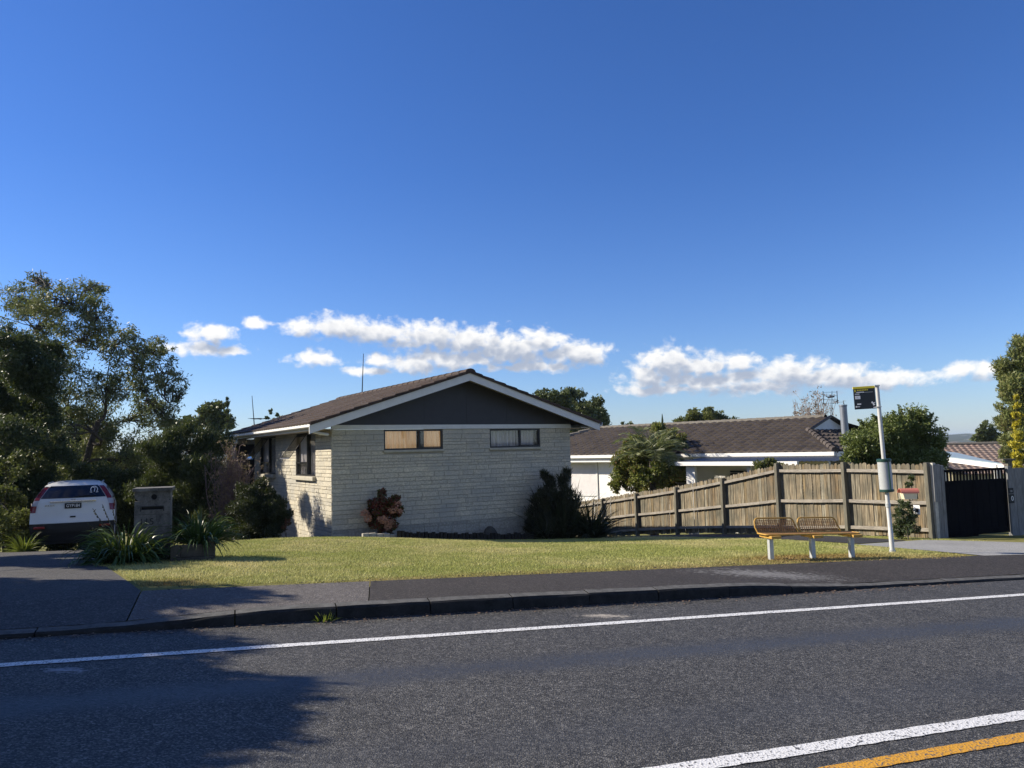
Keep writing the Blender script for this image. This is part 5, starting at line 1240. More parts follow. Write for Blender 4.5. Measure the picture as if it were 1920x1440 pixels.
for k in range(2):
    x0 = 0.0 + k * (GL / 2 + 0.008); x1 = x0 + GL / 2 - 0.008; b = MB(); n = 9; w = (x1 - x0) / n
    lift = 0.03 + 0.035 * k
    for i in range(n): b.bev(x0 + i * w + 0.0015, x0 + (i + 1) * w - 0.0015, 0.0 + 0.004 * (i % 2), 0.02 + 0.004 * (i % 2), lift, 1.28, 0.003)
    lf = b.build('gate_leaf', M['gateblack'], gate)
    b = MB(); b.bev(x0, x1, -0.012, 0.045, 1.475, 1.53, 0.005); b.bev(x0, x1, -0.010, -0.001, 1.20, 1.285, 0.003); b.bev(x0, x1, -0.014, -0.001, 0.10, 0.19, 0.003)
    b.bev(x0, x0 + 0.06, -0.022, -0.0145, lift, 1.474, 0.003); b.bev(x1 - 0.06, x1, -0.022, -0.0145, lift, 1.474, 0.003)
    b.build('gate_frame', M['gateblack'], lf)
    b = MB()
    for i in range(9): xa = x0 + 0.07 + i * (x1 - x0 - 0.14) / 8.5; b.bev(xa, xa + 0.048, 0.0, 0.018, 1.282, 1.474, 0.003)
    b.build('slot_bar', M['gateblack'], lf)
bd = Matrix.Rotation(GRZ, 4, 'Z') @ Vector((0.37 + GL + 0.07, 0.05, 0)) + ex
wing2 = board_run('board_fence', 'silver grey board panel at the right edge carrying the house number plates', 'fence', (bd.x + 0.06, bd.y + 0.02, ex.z - 0.06), 3.2, 1.53)
b = MB(); b.bev(-0.10, -0.003, 0.0, 0.10, -0.3, 1.58, 0.008); b.build('post', M['greyboard'], wing2)
def plaque(px, py, Y, w, h, label, txt=None, mat_=None):
    p = PD(px, py, Y); o = thing('number_plate', (p.x, p.y, p.z), GRZ, label, 'number plate'); b = MB(); b.bev(-w / 2, w / 2, 0, 0.012, -h / 2, h / 2, 0.004); b.build('plate', mat_ or M['black'], o)
    if txt: text_obj(txt, h * 0.78, M['signwhite'], o, (0.02, -0.003, 0.0), (R(90), 0, 0), 0.002)
    else:
        b = MB(); b.box(-w * 0.22, w * 0.25, -0.003, -0.0005, -h * 0.28, h * 0.12); b.build('insert', M['greyboard'], o)
    return o
# distance of the board face along each ray
def on_wing2(px, py):
    o = Matrix.Translation(wing2.location) @ Matrix.Rotation(GRZ, 4, 'Z'); n_ = (o.to_3x3() @ Vector((0, -1, 0))); p0 = o @ Vector((0, -0.016, 0)); d = ray(px, py); c = Vector((0, 0, CAM_Z)); t = (p0 - c).dot(n_) / d.dot(n_); return (c + d * t).y
plaque(1897.0, 935, on_wing2(1897, 935), 0.165, 0.20, 'black number plate with a white nought on the grey boards', '0')
plaque(1896.0, 920, on_wing2(1896, 920), 0.15, 0.125, 'small dark plate above the white nought on the grey boards')
# ------------------------------------------------------------------ red mailbox on the fence end
mp = PD(1705, 926, 16.40)
mb = thing('mailbox', (mp.x, mp.y, mp.z), RD - R(26), 'small cream mailbox with rounded red roof fixed to the fence end', 'mailbox')
mb.scale = (0.80, 0.80, 0.80)
b = MB(); b.prism([(-0.20, 0.02), (0.165, 0.02), (0.145, -0.135), (-0.165, -0.135)], -0.11, 0.11); b.build('body', M['cream'], mb)
b = MB(); k = 9; vs = []
for xx in (-0.25, 0.205):
    for i in range(k + 1):
        a = math.pi * i / k; vs.append((xx, -math.cos(a) * 0.135, 0.022 + math.sin(a) * 0.125))
    for i in range(k + 1):
        a = math.pi * i / k; vs.append((xx, -math.cos(a) * 0.120, 0.022 + math.sin(a) * 0.110))
n_ = k + 1
fs = [(i, i + 1, 2 * n_ + i + 1, 2 * n_ + i) for i in range(k)] + [(n_ + i, 3 * n_ + i, 3 * n_ + i + 1, n_ + i + 1) for i in range(k)] + [(i, n_ + i, n_ + i + 1, i + 1) for i in range(k)] + [(2 * n_ + i, 2 * n_ + i + 1, 3 * n_ + i + 1, 3 * n_ + i) for i in range(k)] + [(0, 2 * n_, 3 * n_, n_), (k, n_ + k, 3 * n_ + k, 2 * n_ + k)]
b.add(vs, fs); b.build('roof', M['red'], mb)
b = MB(); b.prism([(-0.112, -0.132), (0.112, -0.132), (0.112, 0.03), (0.08, 0.10), (0.0, 0.128), (-0.08, 0.10), (-0.112, 0.03)], 0.172, 0.180, M=Matrix(((0, 1, 0, 0), (1, 0, 0, 0), (0, 0, 1, 0), (0, 0, 0, 1)))); eb_ = b.build('end_panel', M['black'], mb)
b = MB(); b.box(0.1805, 0.184, -0.06, 0.06, -0.10, -0.02); b.build('label_plate', M['alu'], mb)
b = MB(); b.tube([(0.0, 0.0, -0.137), (0.0, 0.0, -0.17), (0.12, 0.22, -0.20)], 0.018, 6); b.build('bracket', M['alu'], mb)
pn = PD(1719, 956, 16.75); no = thing('notice', (pn.x, pn.y, pn.z), FRZ, 'small white notice with dark mark below the red mailbox', 'notice')
b = MB(); b.box(-0.075, 0.075, -0.004, 0.004, -0.10, 0.10); b.build('sheet', M['signwhite'], no)
b = MB(); sg = -0.0065 if (Matrix.Rotation(FRZ, 4, 'Z') @ Vector((0, -1, 0))).y < 0 else 0.0065; b.box(-0.03, 0.045, min(sg, 0.6 * sg), max(sg, 0.6 * sg), -0.05, 0.03); b.build('mark', M['alu'], no)
# ------------------------------------------------------------------ bus stop pole
bp = GP(1673.5, 1036.5); bpz = zt(bp.x, bp.y); bt = PD(1644, 722, bp.y + 0.02)
lean_v = Vector((bt.x - bp.x, bt.y - bp.y, bt.z - bpz)); Hp = lean_v.z
print('bus pole height', Hp, 'lean', lean_v)
bs = thing('bus_stop', (bp.x, bp.y, bpz), 0, 'bus stop pole with black and yellow flag sign and round timetable case beside the bench', 'bus stop')
def bpos(z): return Vector((lean_v.x * z / Hp, lean_v.y * z / Hp, z))
b = MB(); b.tube([bpos(-0.2), bpos(0.35), bpos(0.36), bpos(1.0)], [0.038, 0.037, 0.033, 0.033], 16); b.tube([bpos(1.0005), bpos(Hp)], 0.032, 16); b.build('pole', M['pole'], bs, True)
b = MB(); b.tube([bpos(-0.02), bpos(0.05)], 0.048, 16); b.build('collar', M['galv'], bs, True)
b = MB(); b.tube([bpos(0.74), bpos(0.80)], 0.041, 16); b.build('collar', M['galv'], bs, True)
cz0, cz1 = 0.985, 1.53                                   # timetable case
rot_l = Matrix.Translation(bpos(0)) @ lean_v.to_track_quat('Z', 'Y').to_matrix().to_4x4()
b = MB(); b.lathe([(0.0, cz0 + 0.025), (0.104, cz0 + 0.025), (0.104, cz1 - 0.03), (0.0, cz1 - 0.03)], k=32); b.v = [tuple(rot_l @ Vector(v)) for v in b.v]; case = b.build('timetable_case', M['paper'], bs, True)
b = MB()
for a, c in ((cz0, cz0 + 0.05), (cz1 - 0.055, cz1)): b.lathe([(0.0, a), (0.100, a), (0.112, a + 0.01), (0.112, c - 0.01), (0.100, c), (0.0, c)], k=32)
for a in (R(205), R(25)): b.tube([(0.108 * math.cos(a), 0.108 * math.sin(a), cz0 + 0.04), (0.108 * math.cos(a), 0.108 * math.sin(a), cz1 - 0.04)], 0.011, 8)
b.v = [tuple(rot_l @ Vector(v)) for v in b.v]; b.build('case_cap', M['green'], case, True)
b = MB(); r_ = random.Random(2)
for k in range(11):                                      # faint printed rows on the timetable
    z = cz0 + 0.10 + k * 0.034
    for j in range(14):
        a0 = R(228 + j * 6.2); a1 = a0 + R(3.0 + 2.0 * r_.random())
        if r_.random() < 0.75: b.add([(0.1046 * math.cos(a), 0.1046 * math.sin(a), zz) for a, zz in ((a0, z), (a1, z), (a1, z + 0.010), (a0, z + 0.010))], [(0, 1, 2, 3)])
b.v = [tuple(rot_l @ Vector(v)) for v in b.v]; b.build('printed_rows', M['galv'], case)
# flag sign: its own frame, x from the free edge to the pole
sp_ = bpos(Hp - 0.012); sA = math.atan2(-0.10, 1.0)
Ms = Matrix.Translation(sp_) @ Matrix.Rotation(R(-14), 4, 'Z') @ Matrix.Rotation(math.atan2(lean_v.x, Hp), 4, 'Y')
sw_, sh_ = 0.335, 0.375
def sg_box(name, mat_, x0, x1, z0, z1, par, d=0.0, t=0.012):
    b = MB(); b.box(x0, x1, -d - t, -d, z0, z1, M=Ms); return b.build(name, mat_, par)
b = MB(); b.bev(-0.038 - sw_, -0.038, -0.010, 0.010, -sh_, 0.0, 0.003, M=Ms); sg_ = b.build('flag_sign', M['signblack'], bs)
b = MB(); b.bev(-0.038 - sw_ - 0.004, -0.036, -0.0135, 0.0135, -0.034, 0.004, 0.003, M=Ms); b.build('yellow_band', M['signyellow'], sg_)
X = lambda f: -0.038 - sw_ + f * sw_
b = MB()
b.prism([(X(0.055), -0.085), (X(0.105), -0.085), (X(0.105), -0.045), (X(0.055), -0.045)], -0.0125, -0.0105, M=Ms)
for k in range(7): b.box(X(0.17 + k * 0.075), X(0.17 + k * 0.075 + 0.055), -0.0125, -0.0105, -0.066, -0.048, M=Ms)
b.build('yellow_lettering', M['signyellow'], sg_)
b = MB()
for k in range(6): b.box(X(0.14 + k * 0.06), X(0.14 + k * 0.06 + 0.048), -0.0125, -0.0105, -0.100, -0.083, M=Ms)
for (xa, xb_, za, zb_) in ((0.06, 0.30, -0.205, -0.150), (0.13, 0.31, -0.300, -0.278), (0.05, 0.115, -0.343, -0.318), (0.12, 0.25, -0.338, -0.326)): b.box(X(xa), X(xb_), -0.0125, -0.0105, za, zb_, M=Ms)
b.prism([(X(0.80), -0.262), (X(0.84), -0.250), (X(0.855), -0.275), (X(0.96), -0.268), (X(0.965), -0.276), (X(0.89), -0.292), (X(0.965), -0.303), (X(0.90), -0.325), (X(0.86), -0.322), (X(0.84), -0.292), (X(0.78), -0.280)], -0.0125, -0.0105, M=Ms)
b.box(X(0.86), X(0.99), -0.0125, -0.0105, -0.365, -0.348, M=Ms)
b.build('white_lettering', M['signwhite'], sg_)
b = MB(); b.box(X(0.06), X(0.27), -0.0125, -0.0105, -0.130, -0.112, M=Ms); b.build('grey_lettering', M['galv'], sg_)
b = MB(); b.box(X(0.115), X(0.18), -0.0142, -0.0126, -0.184, -0.172, M=Ms); b.build('grey_lettering', M['galv'], sg_)
b = MB(); b.box(X(0.50), X(0.90), -0.0125, -0.0105, -0.100, -0.094, M=Ms); b.build('grey_lettering', M['galv'], sg_)
b = MB(); b.box(-0.044, 0.036, -0.045, 0.045, -0.012, 0.012, M=Ms); b.box(-0.044, 0.036, -0.045, 0.045, -0.36, -0.345, M=Ms); b.build('bracket', M['galv'], sg_)
# ------------------------------------------------------------------ yellow wire bench
L1, L3 = GP(1446, 1050), GP(1597.5, 1046)
bdv = Vector((L3.x - L1.x, L3.y - L1.y, 0)); BL = bdv.length; brz = math.atan2(bdv.y, bdv.x)
bz = zt(L1.x, L1.y); bz3 = zt(L3.x, L3.y); pit = (bz3 - bz) / BL
print('bench leg spacing', BL, bz, bz3)
bench = thing('wire_bench', (L1.x, L1.y, bz), brz, 'yellow wire mesh bench with two backrests on three square galvanised legs', 'bench')
SHt = 0.375
def bz_(x): return pit * x
for x in (0.0, BL * 0.51, BL):
    b = MB(); b.bev(x - 0.033, x + 0.033, -0.033, 0.033, -0.2 + bz_(x), SHt - 0.055 + bz_(x), 0.006); lg = b.build('leg', M['galv'], bench)
    b = MB(); b.bev(x - 0.075, x + 0.085, -0.17, 0.17, SHt - 0.053 + bz_(x), SHt - 0.012 + bz_(x), 0.008); b.build('mount', M['yellow'], bench)
def shear(pts): return [(x, y, z + bz_(x)) for x, y, z in pts]
x0s, x1s = -0.11, BL + 0.11
rim = MB(); ya, yb = -0.10, 0.19; rr_ = 0.05
def rrect(xa, xb_, ya_, yb_, r_, n=5):
    pts = []
    for (cx, cy, a0) in ((xb_ - r_, yb_ - r_, 0), (xa + r_, yb_ - r_, 90), (xa + r_, ya_ + r_, 180), (xb_ - r_, ya_ + r_, 270)):
        for i in range(n + 1): a = R(a0 + 90 * i / n); pts.append((cx + r_ * math.cos(a), cy + r_ * math.sin(a), SHt))
    return pts + pts[:1]
rim.tube(shear(rrect(x0s, x1s, ya, yb, rr_)), 0.0115, 8, cap=False); rim.build('seat_rim', M['yellow'], bench, True)
b = MB(); n = int((x1s - x0s) / 0.033)
for i in range(1, n): x = x0s + (x1s - x0s) * i / n; b.tube(shear([(x, ya, SHt), (x, yb, SHt)]), 0.0058, 4, cap=False)
for i in range(1, 16): y = ya + (yb - ya) * i / 16; b.tube(shear([(x0s, y, SHt), (x1s, y, SHt)]), 0.0058, 4, cap=False)
b.build('seat_mesh', M['rusty'], bench)
bw = BL * 0.53; tops = 0.212
for k, xa in enumerate((x0s + 0.01, x0s + 0.02 + bw)):
    xb_ = xa + bw - 0.01; pts = []; rB = 0.07
    def bk(x, h): return (x, yb + 0.01 + h * 0.32, SHt + h)
    sl = 0.045
    for (cx, ch, a0) in ((xb_ - rB - sl, tops - rB, 0), (xa + rB, tops - rB, 90)):
        for i in range(6): a = R(a0 + 90 * i / 5); pts.append(bk(cx + rB * math.cos(a), ch + rB * math.sin(a)))
    pts = [bk(xb_ + 0.005, 0.0), bk(xb_ - sl * 0.5, 0.07)] + pts + [bk(xa - 0.005, 0.08), bk(xa + 0.025, 0.0)]
    b = MB(); b.tube(shear(pts), 0.0125, 8); br_ = b.build('backrest', M['yellow'], bench, True)
    b = MB(); n = int((xb_ - xa) / 0.034)
    for i in range(1, n):
        x = xa + (xb_ - xa) * i / n; ht = tops - (0.02 if 2 < i < n - 3 else 0.045); b.tube(shear([bk(x - sl * 0.3, 0.0), bk(x - sl * 0.3, ht)]), 0.0058, 4, cap=False)
    for i in range(1, 9): h_ = 0.006 + (tops - 0.02) * i / 9; b.tube(shear([bk(xa + 0.01, h_), bk(xb_ - sl - 0.0, h_)]), 0.0058, 4, cap=False)
    b.build('back_mesh', M['rusty'], br_)

# ------------------------------------------------------------------ parked car
cp_ = PD(138, 900, 18.0); ch = R(26.5)
car = thing('parked_car', (cp_.x, cp_.y, zt(cp_.x, cp_.y) + 0.012), ch, 'white compact four wheel drive car seen from behind on the left driveway', 'car')
car.scale = (0.945, 0.945, 0.945)
prof_z = [0.30, 0.45, 0.66, 0.80, 0.98, 1.12, 1.26, 1.38, 1.50, 1.58, 1.63]
def half_w(z): return float(np.interp(z, [0.30, 0.45, 0.66, 0.80, 0.98, 1.12, 1.26, 1.38, 1.50, 1.58, 1.63], [0.85, 0.90, 0.92, 0.92, 0.915, 0.885, 0.835, 0.765, 0.690, 0.620, 0.51]))
def rear_y(z): return float(np.interp(z, [0.30, 0.45, 0.66, 0.80, 0.98, 1.12, 1.26, 1.38, 1.50, 1.58, 1.63], [0.06, 0.0, 0.0, 0.06, 0.08, 0.10, 0.15, 0.24, 0.33, 0.42, 0.56]))
def front_y(z): return float(np.interp(z, [0.30, 0.62, 0.95, 1.06, 1.36, 1.58, 1.63], [4.45, 4.50, 4.30, 3.35, 2.95, 2.45, 2.1]))
NX = 16
def rear_surf(x, z):
    w = half_w(z); t = min(1, abs(x) / w); return rear_y(z) + 0.16 * t ** 2.6
b = MB(); ys_t = [0.0, 0.04, 0.12, 0.3, 0.5, 0.7, 0.88, 0.96, 1.0]; rows = []
for z in prof_z:
    w = half_w(z); row = [(-w + 2 * w * i / NX, rear_surf(-w + 2 * w * i / NX, z), z) for i in range(NX + 1)]
    yr, yf = rear_surf(w, z), front_y(z)
    row += [(w * (1 - 0.10 * max(0, (t - 0.75) / 0.25) ** 2), yr + (yf - 0.2 - yr) * t, z) for t in ys_t[1:]]
    row += [(w * 0.9 * (1 - 2 * i / 6), yf - 0.2 * abs(1 - 2 * i / 6) ** 2.5, z) for i in range(1, 6)]
    row += [(-w * (1 - 0.10 * max(0, (t - 0.75) / 0.25) ** 2), yr + (yf - 0.2 - yr) * t, z) for t in ys_t[:0:-1]]
    rows.append(row)
k = len(rows[0]); vs = [v for r_ in rows for v in r_]
fs = [(i * k + j, i * k + (j + 1) % k, (i + 1) * k + (j + 1) % k, (i + 1) * k + j) for i in range(len(rows) - 1) for j in range(k)]
fs.append(tuple(range(k))[::-1])
# roof crown
cap_r = [tuple(Vector(v) * 1.0) for v in rows[-1]]; cx_ = (0, 1.35, 1.665); o = len(vs)
mid = [((v[0] * 0.75), 1.35 + (v[1] - 1.35) * 0.8, 1.657) for v in rows[-1]]; vs += mid + [cx_]
fs += [((len(rows) - 1) * k + j, (len(rows) - 1) * k + (j + 1) % k, o + (j + 1) % k, o + j) for j in range(k)] + [(o + j, o + (j + 1) % k, o + k) for j in range(k)]
b.add(vs, fs); b.build('body', M['carwhite'], car, True)
def patch(name, mat_, fx0, fx1, z0, z1, off, par, nx=10, nz=5, thick=0.012, smooth=True):
    """panel following the curved rear, proud of the body by off"""
    b = MB(); vs = []
    for i in range(nz + 1):
        z = z0 + (z1 - z0) * i / nz; a, c = fx0(z), fx1(z)
        for j in range(nx + 1): x = a + (c - a) * j / nx; vs.append((x, rear_surf(x, z) - off, z))
    n = (nx + 1) * (nz + 1); vs += [(x, y + thick + off, z) for x, y, z in vs]
    fs = [(i * (nx + 1) + j, i * (nx + 1) + j + 1, (i + 1) * (nx + 1) + j + 1, (i + 1) * (nx + 1) + j) for i in range(nz) for j in range(nx)]
    e = [j for j in range(nx + 1)] + [(i + 1) * (nx + 1) - 1 for i in range(1, nz + 1)] + [nz * (nx + 1) + j for j in range(nx - 1, -1, -1)] + [i * (nx + 1) for i in range(nz - 1, 0, -1)]
    fs += [(e[i], e[(i + 1) % len(e)], e[(i + 1) % len(e)] + n, e[i] + n) for i in range(len(e))]
    b.add(vs, fs); return b.build(name, mat_, par, smooth)
K = lambda v: (lambda z: v)
patch('tailgate', M['carwhite'], K(-0.74), K(0.74), 0.68, 1.245, 0.008, car)
rw = patch('rear_window', plain('dark rear glass', (0.004, 0.005, 0.012), 0.08, var=0.05, bstr=0, spec=0.7), lambda z: -half_w(z) + 0.13, lambda z: half_w(z) - 0.13, 1.262, 1.555, 0.010, car)
for s_ in (-1, 1):
    f0 = (lambda z: -half_w(z) + 0.004, lambda z: -half_w(z) + 0.115); f1 = (lambda z: half_w(z) - 0.115, lambda z: half_w(z) - 0.004)
    f = f0 if s_ < 0 else f1
    tl = patch('tail_light', M['lampred'], f[0], f[1], 1.22, 1.54, 0.014, car, 5, 6)
    patch('lens', M['lampclear'], f[0], f[1], 1.09, 1.218, 0.016, tl, 5, 2); patch('lens', M['lampred'], f[0], f[1], 0.93, 1.088, 0.016, tl, 5, 2)
    # lamp wraps round the flank
    b = MB(); b.prism([(0.10, 0.93), (0.28, 0.98), (0.28, 1.10), (0.20, 1.16), (0.10, 1.16)], 0.0, 0.012, M=Matrix(((0, 1, 0, s_ * 0.903 - (0.006 if s_ > 0 else 0.006)), (1, 0, 0, 0.10), (0, 0, 1, 0), (0, 0, 0, 1)))); b.build('lens', M['lampred'], tl)
bm_ = patch('rear_bumper', M['bumper'], lambda z: -half_w(z) - 0.004, lambda z: half_w(z) + 0.004, 0.24, 0.665, 0.020, car, 14, 5, 0.05)
b = MB()
for s_ in (-1, 1): b.bev(s_ * 0.70 - 0.12, s_ * 0.70 + 0.12, 0.055 - 0.075, 0.055 - 0.02, 0.545, 0.60, 0.012)
b.build('reflector', M['lampred'], bm_)
b = MB(); b.bev(-0.50, 0.50, 0.055, 0.11, 1.165, 1.205, 0.012); b.build('plate_garnish', M['chrome'], car)
b = MB(); b.bev(-0.18, 0.18, 0.050, 0.062, 1.01, 1.14, 0.004); npl = b.build('registration_plate', M['black'], car)
text_obj('GYP184', 0.108, M['signwhite'], npl, (0, 0.048, 1.075), (R(90), 0, 0), 0.001, 'lettering', sx=0.82)
# badge: rounded frame with an upright H form
b = MB()
for (xa, xb_, za, zb_) in ((-0.05, 0.05, 1.068, 1.076), (-0.045, 0.045, 0.998, 1.006), (-0.05, -0.042, 1.004, 1.07), (0.042, 0.05, 1.004, 1.07), (-0.030, -0.018, 1.010, 1.064), (0.018, 0.030, 1.010, 1.064), (-0.018, 0.018, 1.030, 1.040)): b.box(xa, xb_, 0.075, 0.10, za + 0.165, zb_ + 0.165)
b.build('badge', M['chrome'], car)
b = MB()
for k in range(4): b.box(-0.60 + k * 0.055, -0.565 + k * 0.055, 0.105 - 0.010 + 0.03 * (3 - k) / 3, 0.115 + 0.03 * (3 - k) / 3, 1.08, 1.11)
b.build('lettering', M['chrome'], car)
b = MB(); b.box(-0.06, 0.06, 0.030, 0.056, 0.79, 0.825); b.build('handle_recess', M['bumper'], car)
b = MB(); b.tube([(0.0, rear_surf(0, 1.27) - 0.02, 1.275), (0.25, rear_surf(0.25, 1.30) - 0.028, 1.305), (0.50, rear_surf(0.5, 1.29) - 0.024, 1.295)], [0.014, 0.010, 0.007], 6); b.build('wiper', M['black'], car)
b = MB(); ring = []
for i in range(17): a = R(-40 + 260 * i / 16); x, z = 0.44 + 0.075 * math.cos(a), 1.445 + 0.075 * math.sin(a); ring.append((x, rear_surf(x, z) - 0.016, z))
b.tube(ring, 0.008, 5)
for x0_, z0_, x1_, z1_ in ((0.41, 1.49, 0.48, 1.50), (0.445, 1.39, 0.455, 1.47), (0.35, 1.385, 0.40, 1.375), (0.48, 1.375, 0.53, 1.385)): b.tube([(x0_, rear_surf(x0_, z0_) - 0.016, z0_), (x1_, rear_surf(x1_, z1_) - 0.016, z1_)], 0.008, 5)
b.build('sticker', M['signwhite'], rw)
for s_ in (-1, 1):                                        # side windows and flanks
    for (ya_, yb_, z0_, z1_) in ((0.62, 1.30, 1.20, 1.48), (1.38, 2.20, 1.18, 1.50), (2.28, 2.85, 1.18, 1.42)):
        b = MB(); w0, w1 = half_w(z0_), half_w(z1_); sx_ = s_ * 0.006
        b.add([(s_ * w0 + sx_, ya_, z0_), (s_ * w0 + sx_, yb_, z0_), (s_ * w1 + sx_, yb_ - (0.25 if yb_ > 2.5 else 0.0), z1_), (s_ * w1 + sx_, ya_ + (0.12 if ya_ < 1 else 0), z1_), (s_ * w0 - sx_, ya_, z0_), (s_ * w0 - sx_, yb_, z0_), (s_ * w1 - sx_, yb_ - (0.25 if yb_ > 2.5 else 0.0), z1_), (s_ * w1 - sx_, ya_ + (0.12 if ya_ < 1 else 0), z1_)],
              [(0, 1, 2, 3), (7, 6, 5, 4), (0, 4, 5, 1), (1, 5, 6, 2), (2, 6, 7, 3), (3, 7, 4, 0)]); b.build('side_window', M['bumper'], car)
    for yw in (0.85, 3.50):
        b = MB(); 
        prof = [(0.0, -0.10), (0.30, -0.10), (0.335, -0.075), (0.335, 0.075), (0.30, 0.10), (0.0, 0.10)]
        bb = MB(); bb.lathe(prof, k=28); b.add([(s_ * 0.80 + z, yw + x, 0.335 + y) for x, y, z in bb.v], bb.f); wh = b.build('wheel', M['black'], car, True)
        bb = MB(); bb.lathe([(0.0, 0.0), (0.20, 0.0), (0.215, 0.012), (0.215, -0.02), (0.0, -0.02)], k=20); b = MB(); b.add([(s_ * (0.905 + z), yw + x, 0.335 + y) for x, y, z in bb.v], bb.f); b.build('rim', M['galv'], wh)
b = MB()
for s_ in (-1, 1): b.tube([(s_ * 0.60, 0.85, 1.60), (s_ * 0.60, 0.95, 1.62), (s_ * 0.60, 2.2, 1.62), (s_ * 0.58, 2.35, 1.58)], 0.016, 6)
b.build('roof_rail', M['galv'], car)
b = MB(); b.box(-0.72, 0.72, 0.12, 4.1, 0.16, 0.36); b.build('underbody', M['black'], car)

# ------------------------------------------------------------------ lawn grass
def inside(px_, py_, poly):
    r_ = np.zeros(len(px_), bool); n = len(poly)
    for i in range(n):
        x0, y0 = poly[i]; x1, y1 = poly[(i + 1) % n]
        c = ((y0 > py_) != (y1 > py_)) & (px_ < (x1 - x0) * (py_ - y0) / (y1 - y0 + 1e-12) + x0); r_ ^= c
    return r_
lawn_poly = [tuple(GP(263, 1100)[:2]), tuple(GP(470, 1095)[:2]), xy(qj, 8.92), xy(3.0, 8.93), tuple(GP(1600, 1053)[:2]), tuple(GP(1760, 1049)[:2]), tuple(GP(1830, 1043)[:2]), c1, tuple(GP(1420, 1010)[:2]), (1.0, 24), hw(7.7, -1.0), hw(-0.1, -0.78), hw(-2.6, -0.9), (-7.6, 15.2), tuple(GP(165, 1058)[:2]), tuple(GP(214, 1068)[:2])]
verge = [g2(1500, 1003.5), g2(1735, 1013), c4, (c4[0] + 0.2, c4[1] + 0.7), (ex.x + 2.6, ex.y + 0.72), (ex.x, ex.y), (7.2, 19.9)]
def grass():
    rng = np.random.default_rng(12)
    N = 700000; q = rng.uniform(-6, 14, N); n = rng.uniform(8.8, 21, N)
    keep = rng.random(N) < np.clip(1.25 - (n - 8.9) / 16, 0.35, 1); q, n = q[keep], n[keep]
    x, y = xy(q, n); ok = inside(x, y, lawn_poly) | inside(x, y, verge); x, y, q, n = x[ok], y[ok], q[ok], n[ok]
    edge = np.clip((n - 8.93 - 0.05 * np.sin(q * 5) - 0.04 * np.sin(q * 13 + 1)) / (0.24 + 0.34 / (1 + np.exp(-(q - 2.2) * 1.6))), 0, 1)
    k2 = rng.random(len(x)) < 0.40 + 0.60 * edge; x, y, q, n, edge = x[k2], y[k2], q[k2], n[k2], edge[k2]
    m_ = len(x)
    def vn(sx, sy, s0):                                        # smooth value noise
        g = np.random.default_rng(s0).random((64, 64)); u, v = x * sx + 300, y * sy + 300; iu, iv = np.floor(u).astype(int), np.floor(v).astype(int); fu, fv = u - iu, v - iv
        fu, fv = fu * fu * (3 - 2 * fu), fv * fv * (3 - 2 * fv); G = lambda a, c: g[a % 64, c % 64]
        return (G(iu, iv) * (1 - fu) + G(iu + 1, iv) * fu) * (1 - fv) + (G(iu, iv + 1) * (1 - fu) + G(iu + 1, iv + 1) * fu) * fv
    patchy = 0.5 * vn(0.8, 0.8, 1) + 0.3 * vn(2.2, 2.2, 2) + 0.2 * vn(6, 6, 3)
    z = Zt(x, y); h = (0.014 + 0.020 * rng.random(m_)) * (0.75 + 0.5 * patchy) * (0.6 + 0.4 * edge)
    a = rng.uniform(0, 2 * np.pi, m_); w = 0.008 + 0.008 * rng.random(m_)
    dx, dy = np.cos(a) * w / 2, np.sin(a) * w / 2; lx, ly = rng.normal(size=m_) * h * 0.55, rng.normal(size=m_) * h * 0.55
    v = np.empty((m_, 3, 3)); v[:, 0] = np.stack([x - dx, y - dy, z - 0.004], 1); v[:, 1] = np.stack([x + dx, y + dy, z - 0.004], 1); v[:, 2] = np.stack([x + lx, y + ly, z + h], 1)
    green = np.array([0.37, 0.395, 0.12]); straw = np.array([0.67, 0.585, 0.30]); brown = np.array([0.30, 0.165, 0.06])
    t = np.clip(0.32 * rng.random(m_) + 1.5 * (patchy - 0.43), 0, 1)[:, None]; c = green * (1 - t) + straw * t
    qb, nb = qn(L1.x, L1.y)
    worn = np.clip(1 - edge * 1.0, 0, 1); under = np.exp(-(((q - qb - 0.8) / 1.3) ** 2 + ((n - nb - 0.10) / 0.42) ** 2)) * 1.2; corner = np.exp(-(((q - lq[0] - 0.45) / 0.45) ** 2 + ((n - 9.5) / 0.5) ** 2)) * 0.8
    s_ = np.clip(worn * 0.9 + 1.4 * under + 1.3 * corner, 0, 1)[:, None] * (0.4 + 0.6 * rng.random((m_, 1))); c = c * (1 - s_) + brown * s_
    c *= 0.75 + 0.5 * rng.random((m_, 1))
    np_mesh('lawn_grass', v.reshape(-1, 3), np.arange(3 * m_).reshape(m_, 3), L['grass'], colors=np.repeat(c, 3, 0), kind='stuff')
    print('grass blades', m_)
grass()
def gutter_litter():
    rng = np.random.default_rng(18); b = MB()
    for i in range(900):
        qq = rng.uniform(-5, 9); nn = 7.64 - abs(rng.normal()) * 0.10; x_, y_ = xy(qq, nn); s_ = rng.uniform(0.006, 0.020); z = zroad(x_, y_) + 0.004; a = rng.uniform(0, 6.28)
        b.add([(x_ + s_ * math.cos(a + k * 2.1 + 0.3 * rng.random()), y_ + s_ * math.sin(a + k * 2.1), z + rng.uniform(0.0, 0.010)) for k in range(3)], [(0, 1, 2)])
    o = b.build('gutter_litter', L['dry']); o['kind'] = 'stuff'
gutter_litter()
